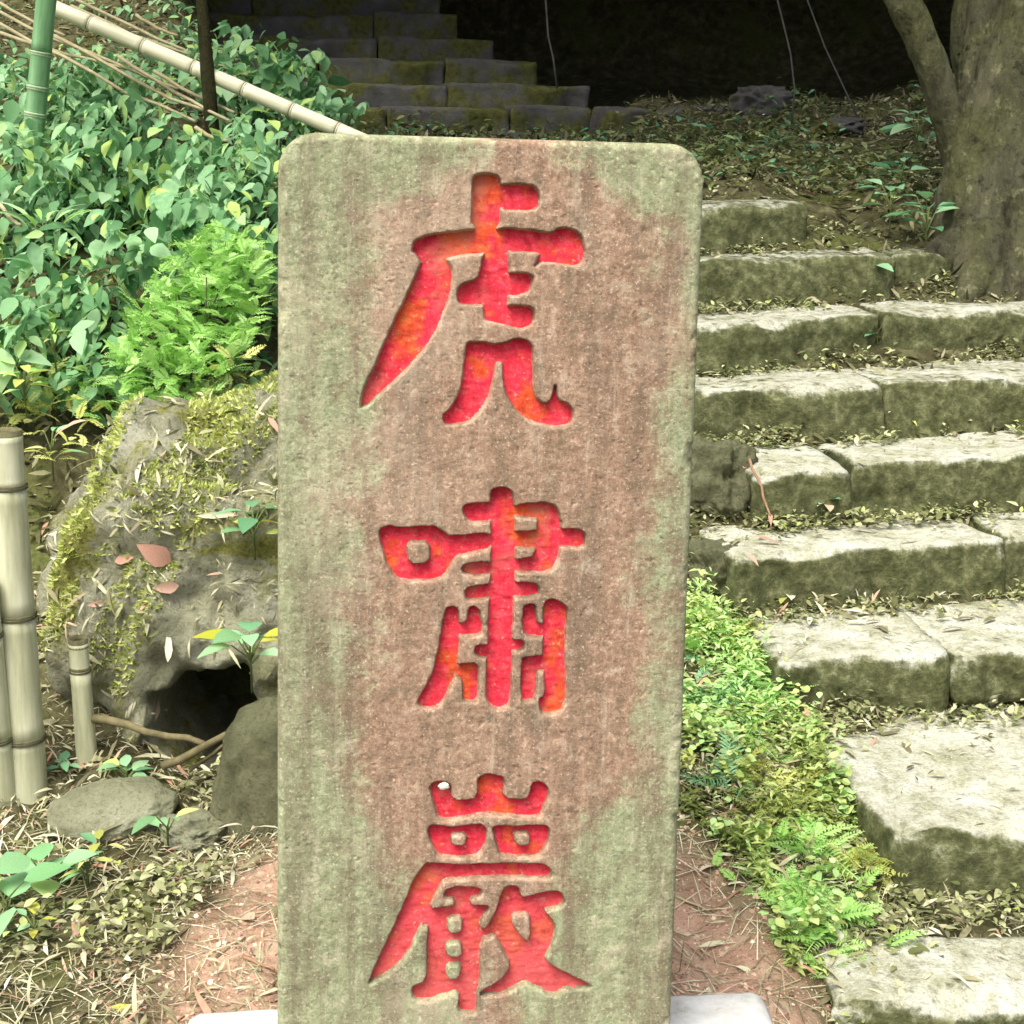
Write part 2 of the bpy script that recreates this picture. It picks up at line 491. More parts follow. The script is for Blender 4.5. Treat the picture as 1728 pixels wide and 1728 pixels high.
M = {
    'ground': mat_ground(),
    'step': mat_step(), 'step_moss_shaded': mat_step('moss_shaded_step_stone', False, 0.20), 'step_green': mat_step('deep_moss_shaded_step_stone', False, 0.42), 'step_dark': mat_step('shaded_step_stone', True),  # upper step copies carry more moss and their deeper shade in the colour
    'boulder': mat_rock('mossy_boulder', (0.20, 0.205, 0.125), (0.42, 0.42, 0.29), (0.72, 0.715, 0.58), 0.45, (0.17, 0.175, 0.04), (0.45, 0.45, 0.13)),
    'stone_green': mat_rock('smooth_green_stone', (0.11, 0.115, 0.06), (0.20, 0.205, 0.115), (0.31, 0.315, 0.19), 0.1),
    'flat_stone': mat_rock('flat_grey_stone', (0.22, 0.23, 0.14), (0.40, 0.41, 0.27), (0.58, 0.59, 0.43), 0.2),
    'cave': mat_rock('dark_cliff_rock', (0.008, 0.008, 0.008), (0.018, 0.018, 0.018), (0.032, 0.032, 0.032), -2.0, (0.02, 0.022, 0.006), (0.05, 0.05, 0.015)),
    'plinth': mat_plain('pale_plinth_stone', [(0.3, (0.30, 0.29, 0.26)), (0.45, (0.50, 0.50, 0.48)), (0.6, (0.60, 0.60, 0.60)), (0.75, (0.68, 0.68, 0.68))], 14, 0.85, 0.3, 0.003),
    'stele': mat_stele(), 'red': mat_red(),
    'culm_green': mat_bamboo('living_culm', (0.11, 0.23, 0.10), (0.18, 0.36, 0.17), (0.28, 0.48, 0.25), 0.35),
    'culm_pale': mat_bamboo('dead_pale_culm', (0.56, 0.54, 0.35), (0.68, 0.66, 0.48), (0.80, 0.79, 0.64)),
    'culm_old': mat_bamboo('old_grey_green_culm', (0.34, 0.35, 0.21), (0.54, 0.55, 0.37), (0.72, 0.73, 0.55)),
    'culm_ring': mat_plain('culm_node', [(0.3, (0.07, 0.065, 0.03)), (0.7, (0.2, 0.19, 0.1))], 30),
    'culm_ring_green': mat_plain('green_culm_node', [(0.3, (0.25, 0.38, 0.2)), (0.7, (0.5, 0.6, 0.4))], 30),
    'straw': mat_plain('dry_straw', [(0.3, (0.27, 0.23, 0.12)), (0.7, (0.5, 0.45, 0.28))], 15),
    'twig': mat_plain('dead_twig', [(0.3, (0.07, 0.06, 0.03)), (0.7, (0.22, 0.19, 0.1))], 25),
    'twig_red': mat_plain('reddish_twig', [(0.3, (0.22, 0.12, 0.07)), (0.7, (0.42, 0.26, 0.17))], 25),
    'bark': mat_bark('mossy_bark', (0.05, 0.048, 0.027), (0.21, 0.205, 0.13), (0.24, 0.25, 0.11)),
    'bark_dark': mat_bark('dark_bark', (0.025, 0.022, 0.010), (0.085, 0.075, 0.035), (0.08, 0.085, 0.03)),
    'vine': mat_plain('pale_vine', [(0.3, (0.07, 0.07, 0.06)), (0.7, (0.15, 0.15, 0.13))], 25),
    'stem': mat_plain('green_stem', [(0.3, (0.07, 0.10, 0.03)), (0.7, (0.16, 0.2, 0.07))], 25),
    'white': mat_plain('white_lichen', [(0.3, (0.7, 0.72, 0.55)), (0.7, (0.85, 0.85, 0.7))], 60),
    'leaf': mat_leaf('bank_leaf', [(0.0, (0.06, 0.16, 0.06)), (0.35, (0.20, 0.42, 0.19)), (0.7, (0.37, 0.62, 0.35)), (0.88, (0.44, 0.68, 0.28)), (1.0, (0.58, 0.78, 0.22))], 0.6, 0.4),
    'leaf_o': mat_leaf('bank_leaf_single', [(0.0, (0.12, 0.28, 0.12)), (0.5, (0.27, 0.50, 0.25)), (0.85, (0.44, 0.68, 0.40)), (1.0, (0.58, 0.78, 0.22))], 0.6, 0.4, True),
    'fern_bright': mat_leaf('bright_fern', [(0.0, (0.30, 0.56, 0.12)), (0.5, (0.46, 0.76, 0.24)), (1.0, (0.62, 0.88, 0.36))], 0.55, 0.4, True, 0.2),
    'fern_yellow': mat_leaf('yellow_green_fern', [(0.0, (0.40, 0.44, 0.11)), (0.5, (0.60, 0.64, 0.20)), (1.0, (0.74, 0.76, 0.32))], 0.6, 0.35, True, 0.2),
    'fern_teal': mat_leaf('blue_green_fern', [(0.0, (0.10, 0.25, 0.12)), (0.5, (0.19, 0.42, 0.22)), (1.0, (0.34, 0.60, 0.34))], 0.5, 0.3, True, 0.3),
    'leaf_yellow': mat_leaf('yellow_leaf', [(0.0, (0.45, 0.48, 0.05)), (1.0, (0.62, 0.60, 0.12))], 0.5, 0.3, True),
    'leaf_pale': mat_leaf('pale_green_leaf', [(0.0, (0.22, 0.46, 0.20)), (1.0, (0.42, 0.70, 0.40))], 0.4, 0.3, True),
    'weed': mat_leaf('small_weed_leaf', [(0.0, (0.10, 0.115, 0.04)), (0.5, (0.30, 0.32, 0.15)), (0.85, (0.56, 0.57, 0.35)), (1.0, (0.42, 0.50, 0.14))], 0.6, 0.25),
    'litter': mat_leaf('bamboo_leaf_litter', [(0.0, (0.12, 0.11, 0.05)), (0.35, (0.33, 0.31, 0.18)), (0.7, (0.56, 0.54, 0.36)), (0.9, (0.68, 0.66, 0.50)), (0.94, (0.55, 0.30, 0.22)), (1.0, (0.45, 0.24, 0.16))], 0.8, 0.12, False, 0.15),
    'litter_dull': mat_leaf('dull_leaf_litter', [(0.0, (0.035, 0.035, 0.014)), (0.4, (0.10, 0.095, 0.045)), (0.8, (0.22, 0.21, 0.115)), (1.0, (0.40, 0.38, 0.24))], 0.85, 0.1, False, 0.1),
    'leaf_fallen': mat_leaf('fallen_leaf_skin', [(0.0, (0.62, 0.60, 0.42)), (0.5, (0.70, 0.66, 0.50)), (1.0, (0.60, 0.36, 0.26))], 0.75, 0.1, True, 0.15),
    'leaf_rust': mat_leaf('rusty_fallen_leaf', [(0.0, (0.50, 0.27, 0.20)), (1.0, (0.66, 0.42, 0.33))], 0.75, 0.1, True, 0.15),
    'crown': mat_leaf('crown_leaf', [(0.0, (0.03, 0.07, 0.02)), (1.0, (0.09, 0.17, 0.05))]),
}

# ------------------------------------------------------------------ terrain
LEFT_Y = [-30, 2.75, 3.0, 3.3, 3.9, 4.5, 5.2, 6.0, 7.0, 9.0, 12.0, 16.0, 40.0]
LEFT_Z = [0.0, 0.0, 0.03, 0.12, 0.60, 0.95, 1.20, 1.47, 1.76, 2.45, 4.2, 8.0, 18.0]
RIGHT_Y = [-30, 2.2, 2.6, 2.85, 3.17, 3.49, 3.73, 4.04, 4.34, 4.62, 4.82, 5.15, 5.7, 7.0, 7.35, 7.7, 8.3, 11.0, 12.0, 16.0, 40.0]
RIGHT_Z = [-0.10, -0.09, 0.0, 0.07, 0.165, 0.315, 0.465, 0.615, 0.765, 0.915, 1.065, 1.20, 1.27, 1.38, 1.49, 1.54, 1.50, 1.55, 3.4, 8.0, 18.0]

def terrain_z(x, y, fine=True):
    x = np.asarray(x, float); y = np.asarray(y, float)
    xb = -0.42 - 0.20 * (np.clip(y, 3, 9) - 3)
    wl = 1 - sstep(xb - 0.35, xb + 0.25, x)
    skew = 0.20 * (np.clip(x, 0.2, 2.5) - 0.8) * (1 - sstep(6.0, 7.0, y))
    zl = np.interp(y, LEFT_Y, LEFT_Z)
    zr = np.interp(y - skew, RIGHT_Y, RIGHT_Z)
    # left of the steps the ground in front of the ramp stays at the level of the slab's foot
    front = 1 - sstep(0.40, 0.62, x)
    zr = np.where(y < 2.9, np.maximum(zr, 0) * 1.0 * front + zr * (1 - front), zr)
    hollow = (1 - sstep(0.35, 0.75, x)) * sstep(6.2, 7.0, y) * (1 - sstep(9.0, 10.5, y))
    zr = zr - hollow * np.maximum(zr - 1.33, 0)
    z = zl * wl + zr * (1 - wl)
    z = z + 0.30 * sstep(1.9, 3.2, x) * sstep(3.5, 6.0, y) + 0.9 * sstep(3.0, 8.0, x) * sstep(2.0, 6.0, y)
    z = z + 0.9 * (1 - sstep(-9.0, -2.2, x)) * sstep(2.5, 6.0, y)
    pit = np.exp(-(((x + 0.715) / 0.16) ** 2 + ((y - 3.50) / 0.33) ** 2) ** 2)
    z = z - pit * np.maximum(z + 0.16, 0)
    if fine:
        q = np.stack([x.ravel(), y.ravel(), 0 * x.ravel()], 1)
        amp = 0.35 + 0.65 * sstep(2.9, 4.2, y).ravel()
        nz = 0.045 * fbm(q * 1.7, 3, 3) * amp + 0.014 * fbm(q * 9, 3, 9)
        # keep the flat round the plinth level
        z = z + nz.reshape(z.shape)
    return z

def axis_coords(segs):
    out = []
    for a, b, st in segs:
        out.append(np.arange(a, b, st))
    return np.concatenate(out + [[segs[-1][1]]])

gx = axis_coords([(-40, -8, 2.0), (-8, -2.6, 0.25), (-2.6, 2.8, 0.022), (2.8, 8, 0.25), (8, 40, 2.0)])
gy = axis_coords([(-40, -4, 2.0), (-4, 1.6, 0.25), (1.6, 6.0, 0.022), (6.0, 9.0, 0.045), (9, 16, 0.35), (16, 60, 2.0)])
GX, GY = np.meshgrid(gx, gy, indexing='xy')
GZ = terrain_z(GX, GY)
idx = np.arange(GX.size).reshape(GX.shape)
faces = np.stack([idx[:-1, :-1], idx[:-1, 1:], idx[1:, 1:], idx[1:, :-1]], -1).reshape(-1, 4)
ground = add('ground', mesh_from('ground', np.stack([GX, GY, GZ], -1).reshape(-1, 3), faces, M['ground']), kind='structure')

def pixel_ray(px, py):
    f = Vector((0, math.cos(PITCH), -math.sin(PITCH))); u = Vector((0, math.sin(PITCH), math.cos(PITCH)))
    return f + Vector((1, 0, 0)) * ((px - 864) / FPX) - u * ((py - 864) / FPX)

def at(px, py, Y):
    d = pixel_ray(px, py)
    return EYE + d * (Y / d.y)

def on_ground(px, py):
    """first point of the terrain seen along that direction"""
    d = pixel_ray(px, py)
    ys = np.arange(1.6, 9, 0.01)
    p = np.array(EYE)[None] + np.array(d)[None] * (ys / d.y)[:, None]
    k = np.nonzero(p[:, 2] < terrain_z(p[:, 0], p[:, 1]))[0]
    k = k[0] if len(k) else len(ys) - 1
    return Vector(p[k])

def tz(x, y):
    return float(terrain_z(np.array([x]), np.array([y]))[0])

# ------------------------------------------------------------------ dark overhanging cliff at the back
def cliff():
    xs = np.linspace(-4.2, 5.6, 110)
    xc, half = 0.7, 4.7
    prof_n = 90
    V = np.zeros((len(xs), prof_n, 3))
    for i, x in enumerate(xs):
        e = min(abs(x - xc) / half, 1.0)
        c = max(1 - e ** 3, 0.0)
        fl = 1.0
        lip_y = 7.5 + 1.0 * (1 - c)
        ceil_z = fl + (3.0 - fl) * (0.2 + 0.8 * c) + 0.08 * (x - xc)
        wall_y = lip_y + 0.4 + 4.0 * c
        pts = [(wall_y, fl - 0.6), (wall_y + 0.1, fl + 0.5 * (ceil_z - fl)), (wall_y - 0.35, ceil_z - 0.15), (wall_y * 0.5 + lip_y * 0.5, ceil_z + 0.05),
               (lip_y + 0.25, ceil_z - 0.05), (lip_y, ceil_z + 0.15), (lip_y + 0.15, ceil_z + 0.9), (lip_y + 0.7, ceil_z + 2.0), (lip_y + 2.5, ceil_z + 3.0), (lip_y + 7, ceil_z + 3.6)]
        P = np.array(pts)
        s = np.concatenate([[0], np.cumsum(np.linalg.norm(np.diff(P, axis=0), axis=1))]); s /= s[-1]
        tt = np.linspace(0, 1, prof_n)
        V[i, :, 0] = x
        V[i, :, 1] = np.interp(tt, s, P[:, 0]); V[i, :, 2] = np.interp(tt, s, P[:, 1])
    V = V.reshape(-1, 3)
    n = np.stack([fbm(V * 0.9, 5, 21), fbm(V * 0.9 + 50, 5, 22), fbm(V * 0.9 + 90, 5, 23)], 1)
    V = V + n * np.array([0.12, 0.22, 0.16])
    ii = np.arange(len(V)).reshape(len(xs), prof_n)
    f = np.stack([ii[:-1, :-1], ii[:-1, 1:], ii[1:, 1:], ii[1:, :-1]], -1).reshape(-1, 4)
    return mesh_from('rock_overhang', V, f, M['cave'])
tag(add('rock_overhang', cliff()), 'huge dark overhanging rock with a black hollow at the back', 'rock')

# ------------------------------------------------------------------ stone steps
def rounded_block(L, D, H, rad, seed, nx=22, ny=10, nz=7, wob=0.012, shear=0.0):
    """rough-hewn block, x 0..L, y 0..D, z -H..0, with worn edges"""
    def face(n1, n2):
        a, b = np.meshgrid(np.linspace(-1, 1, n1 + 1), np.linspace(-1, 1, n2 + 1), indexing='ij')
        k = np.arange(a.size).reshape(a.shape)
        return a.ravel(), b.ravel(), np.stack([k[:-1, :-1], k[1:, :-1], k[1:, 1:], k[:-1, 1:]], -1).reshape(-1, 4)
    Vs, Fs, n = [], [], 0
    for ax, sgn in ((2, 1), (2, -1), (1, 1), (1, -1), (0, 1), (0, -1)):
        o1, o2 = [(1, 2), (2, 0), (0, 1)][ax]
        cnt = {0: nx, 1: ny, 2: nz}
        a, b, f = face(cnt[o1], cnt[o2])
        v = np.zeros((len(a), 3)); v[:, ax] = sgn; v[:, o1] = a; v[:, o2] = b
        Vs.append(v); Fs.append((f if sgn > 0 else f[:, ::-1]) + n); n += len(v)
    v = np.concatenate(Vs); f = np.concatenate(Fs)
    key = np.round(v, 4)
    u, inv = np.unique(key, axis=0, return_inverse=True)
    inv = inv.ravel()
    f = inv[f]; v = u
    dims = np.array([L / 2, D / 2, H / 2])
    p = v * dims
    inner = np.clip(p, -(dims - rad), dims - rad)
    d = p - inner
    ln = np.linalg.norm(d, axis=1)[:, None]
    p = np.where(ln > 1e-9, inner + d / np.maximum(ln, 1e-9) * np.minimum(ln, rad), p)
    q = p + seed * 3.7
    nv = np.stack([fbm(q * 5, 4, seed), fbm(q * 5 + 31, 4, seed + 5), fbm(q * 4 + 67, 4, seed + 9)], 1)
    top = (v[:, 2] > 0.9)[:, None]
    p = p + nv * np.array([wob * 1.4, wob * 1.8, wob]) * np.where(top, 0.8, 1.0)
    # chipped front arris
    arris = np.exp(-((p[:, 1] + dims[1]) ** 2 + (p[:, 2] - dims[2]) ** 2) / (2 * (0.03) ** 2))
    p[:, 2] -= arris * np.clip(fbm(q * 9, 3, seed + 2), 0, 1) * 0.022
    worn = np.clip(fbm(p * np.array([11, 11, 11]) + seed, 4, seed + 12) - 0.15, 0, 1)
    side = (np.abs(v[:, 2]) < 0.95)
    p[:, 1] += worn * 0.016 * (v[:, 1] < -0.95)
    p += np.array([L / 2, D / 2, -H / 2])
    if shear:
        p[:, 0] -= shear * np.clip(p[:, 1] / D, 0, 1) * np.clip(1 - p[:, 0] / L, 0, 1)
    return p, f

def stone_between(parent, A, B, depth, h, seed, mat, rad=0.015, name='step_stone', wob=0.011, **kw):
    """A, B: front top edge end points (world)"""
    A, B = Vector(A), Vector(B)
    d = B - A
    L = d.length
    v, f = rounded_block(L, depth, h, rad, seed, max(8, int(L / 0.02)), max(5, int(depth / 0.02)), max(4, int(h / 0.018)), wob, **kw)
    o = add(name, mesh_from(name, v, f, mat), parent)
    o.rotation_euler = (0, -math.atan2(d.z, math.hypot(d.x, d.y)), math.atan2(d.y, d.x))
    o.location = A - parent.location
    return o

st = thing('stone_staircase', 'pale worn stone steps climbing past the right side of the red-lettered slab', 'staircase', (0.8, 2.3, 0))
STEPS = [  # front-left, front-right (x, y, z of the tread), depth, height
    ((0.555, 2.245, 0.0), (1.45, 2.26, 0.005), 0.23, 0.16),
    ((0.735, 2.59, 0.15), (1.5, 2.62, 0.155), 0.60, 0.17),
    ((0.60, 3.135, 0.30), (0.993, 3.17, 0.302), 0.36, 0.18),
    ((1.005, 3.15, 0.30), (1.62, 3.27, 0.31), 0.36, 0.13),
    ((0.53, 3.42, 0.445), (1.235, 3.575, 0.452), 0.34, 0.19),
    ((1.25, 3.58, 0.455), (1.75, 3.68, 0.46), 0.33, 0.19),
    ((0.62, 3.685, 0.595), (0.873, 3.745, 0.60), 0.36, 0.19),
    ((0.885, 3.735, 0.605), (1.75, 3.88, 0.61), 0.40, 0.19),
    ((0.28, 3.97, 0.745), (1.035, 4.045, 0.75), 0.38, 0.20),
    ((1.045, 4.05, 0.755), (1.8, 4.20, 0.76), 0.36, 0.20),
    ((0.25, 4.18, 0.885), (1.105, 4.42, 0.908), 0.38, 0.20),
    ((1.12, 4.425, 0.905), (1.85, 4.58, 0.905), 0.36, 0.20),
    ((0.22, 4.46, 1.04), (1.20, 4.70, 1.06), 0.36, 0.20),
    ((1.215, 4.76, 1.05), (1.42, 4.80, 1.055), 0.30, 0.20),
    ((0.30, 4.68, 1.19), (0.955, 4.83, 1.20), 0.36, 0.21),
]
STEP_OBJS = []
for k, (A, B, dep, h) in enumerate(STEPS):
    STEP_OBJS.append(stone_between(st, A, B, dep, h, 40 + k, M['step_green' if k >= 12 else 'step_moss_shaded' if k >= 8 else 'step'], shear=0.085 if k == 1 else 0.0))

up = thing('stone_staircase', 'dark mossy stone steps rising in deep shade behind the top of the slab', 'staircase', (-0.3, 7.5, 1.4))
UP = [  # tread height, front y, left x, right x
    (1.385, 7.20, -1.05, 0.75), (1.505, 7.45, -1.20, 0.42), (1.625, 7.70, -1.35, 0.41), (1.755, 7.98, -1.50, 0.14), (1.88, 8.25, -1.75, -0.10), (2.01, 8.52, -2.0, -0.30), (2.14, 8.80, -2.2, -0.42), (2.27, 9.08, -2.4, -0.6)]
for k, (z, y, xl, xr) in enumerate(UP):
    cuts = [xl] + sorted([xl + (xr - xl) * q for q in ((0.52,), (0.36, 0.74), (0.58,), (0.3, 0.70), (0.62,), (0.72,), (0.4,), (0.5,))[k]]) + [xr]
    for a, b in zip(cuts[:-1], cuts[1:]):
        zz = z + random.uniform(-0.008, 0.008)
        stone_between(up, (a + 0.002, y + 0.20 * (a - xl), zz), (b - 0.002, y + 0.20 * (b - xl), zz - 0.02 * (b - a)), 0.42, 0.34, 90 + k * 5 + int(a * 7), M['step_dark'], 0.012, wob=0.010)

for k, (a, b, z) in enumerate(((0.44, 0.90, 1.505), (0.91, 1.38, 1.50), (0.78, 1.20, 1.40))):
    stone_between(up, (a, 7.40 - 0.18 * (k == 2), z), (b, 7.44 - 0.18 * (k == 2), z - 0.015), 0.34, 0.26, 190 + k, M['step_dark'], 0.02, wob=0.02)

# ------------------------------------------------------------------ boulders and stones
def boulder_mesh(name, radii, seed, mat, sub=5, amp=0.12, freq=2.2, dent=None, squash=1.0, strata=0.0):
    import bmesh
    bm = bmesh.new()
    bmesh.ops.create_icosphere(bm, subdivisions=sub, radius=1.0)
    v = np.array([q.co[:] for q in bm.verts]); f = np.array([[q.index for q in p.verts] for p in bm.faces])
    bm.free()
    rad = np.array(radii)
    s = np.sign(v) * np.abs(v) ** squash
    n = fbm(v * freq + seed, 7, seed, 0.53)
    ridg = -np.abs(fbm(v * freq * 0.8 + seed + 9, 3, seed + 3))
    p = s * rad * (1 + amp * n + amp * 0.7 * ridg)[:, None]
    if strata:
        q = p[:, 0] * 0.75 - p[:, 2] * 0.55 + 0.25 * p[:, 1] + 0.05 * fbm(p * 3, 3, seed + 6)
        saw = (q * 11) % 1.0
        p = p * (1 + strata * (np.abs(saw - 0.35) ** 0.7 - 0.5) * (0.4 + np.clip(fbm(p * 2.5, 2, seed + 8), 0, 1)))[:, None]
    if dent is not None:
        for c, r, depth in dent:
            w = np.exp(-(((p + 0.045 * np.stack([fbm(p * 7, 3, 201), 0 * p[:, 0], fbm(p * 7, 3, 202)], 1) - np.array(c)) / np.array(r)) ** 2).sum(1) ** 4)
            p = p + w[:, None] * np.array(depth)
    return mesh_from(name, p, f, mat)

BOULDER_LOC = Vector((-0.60, 3.86, 0.12))
bmesh_main = boulder_mesh('boulder', (0.66, 0.70, 0.72), 4, M['boulder'], 7, 0.13, 1.9,
                          dent=[((-0.11, -0.62, -0.05), (0.11, 0.40, 0.155), (0, 0.75, 0.0))], squash=0.85, strata=0.06)
big_boulder = tag(add('boulder', bmesh_main, None, BOULDER_LOC), 'big mossy boulder sloping up left of the slab, strewn with bamboo leaves', 'boulder')

p = on_ground(440, 1385)
tag(add('stone', boulder_mesh('stone', (0.15, 0.12, 0.20), 12, M['stone_green'], 5, 0.10, 1.7, squash=0.85), None, (p.x + 0.04, p.y + 0.06, p.z + 0.06), (0.1, 0.25, 0.2)),
    'smooth dark green stone leaning against the left edge of the slab', 'stone')
p = on_ground(180, 1400)
tag(add('stone', boulder_mesh('stone', (0.14, 0.11, 0.055), 15, M['flat_stone'], 5, 0.08, 1.8), None, (p.x, p.y + 0.05, p.z + 0.02), (0.1, -0.08, 0.25)),
    'flat pale stone lying among seedlings at lower left', 'stone')
for k, (px, py, r, lab, mt) in enumerate((
        (1560, 1120, (0.10, 0.07, 0.035), 'small flat stone wedged under the right-hand step', 'flat_stone'),
        (1660, 1170, (0.13, 0.09, 0.04), 'worn rubble stone at the right edge between two steps', 'flat_stone'),
        (1215, 1000, (0.09, 0.09, 0.09), 'mossy rock packed at the left end of the fourth step', 'stone_green'),
        (1205, 850, (0.11, 0.10, 0.12), 'mossy rock shoring the steps just right of the slab', 'stone_green'),
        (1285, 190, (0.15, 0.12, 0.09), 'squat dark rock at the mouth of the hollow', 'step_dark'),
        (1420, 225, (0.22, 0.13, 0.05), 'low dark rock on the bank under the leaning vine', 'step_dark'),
        (325, 1420, (0.07, 0.06, 0.035), 'little rounded stone beside the red earth at lower left', 'flat_stone'),
)):
    p = on_ground(px, py)
    tag(add('stone', boulder_mesh('stone', r, 20 + k, M[mt], 5, 0.20, 2.6, squash=0.8), None, (p.x, p.y + r[1] * 0.4, p.z + r[2] * 0.35), (0, 0, k * 0.9)), lab, 'stone')

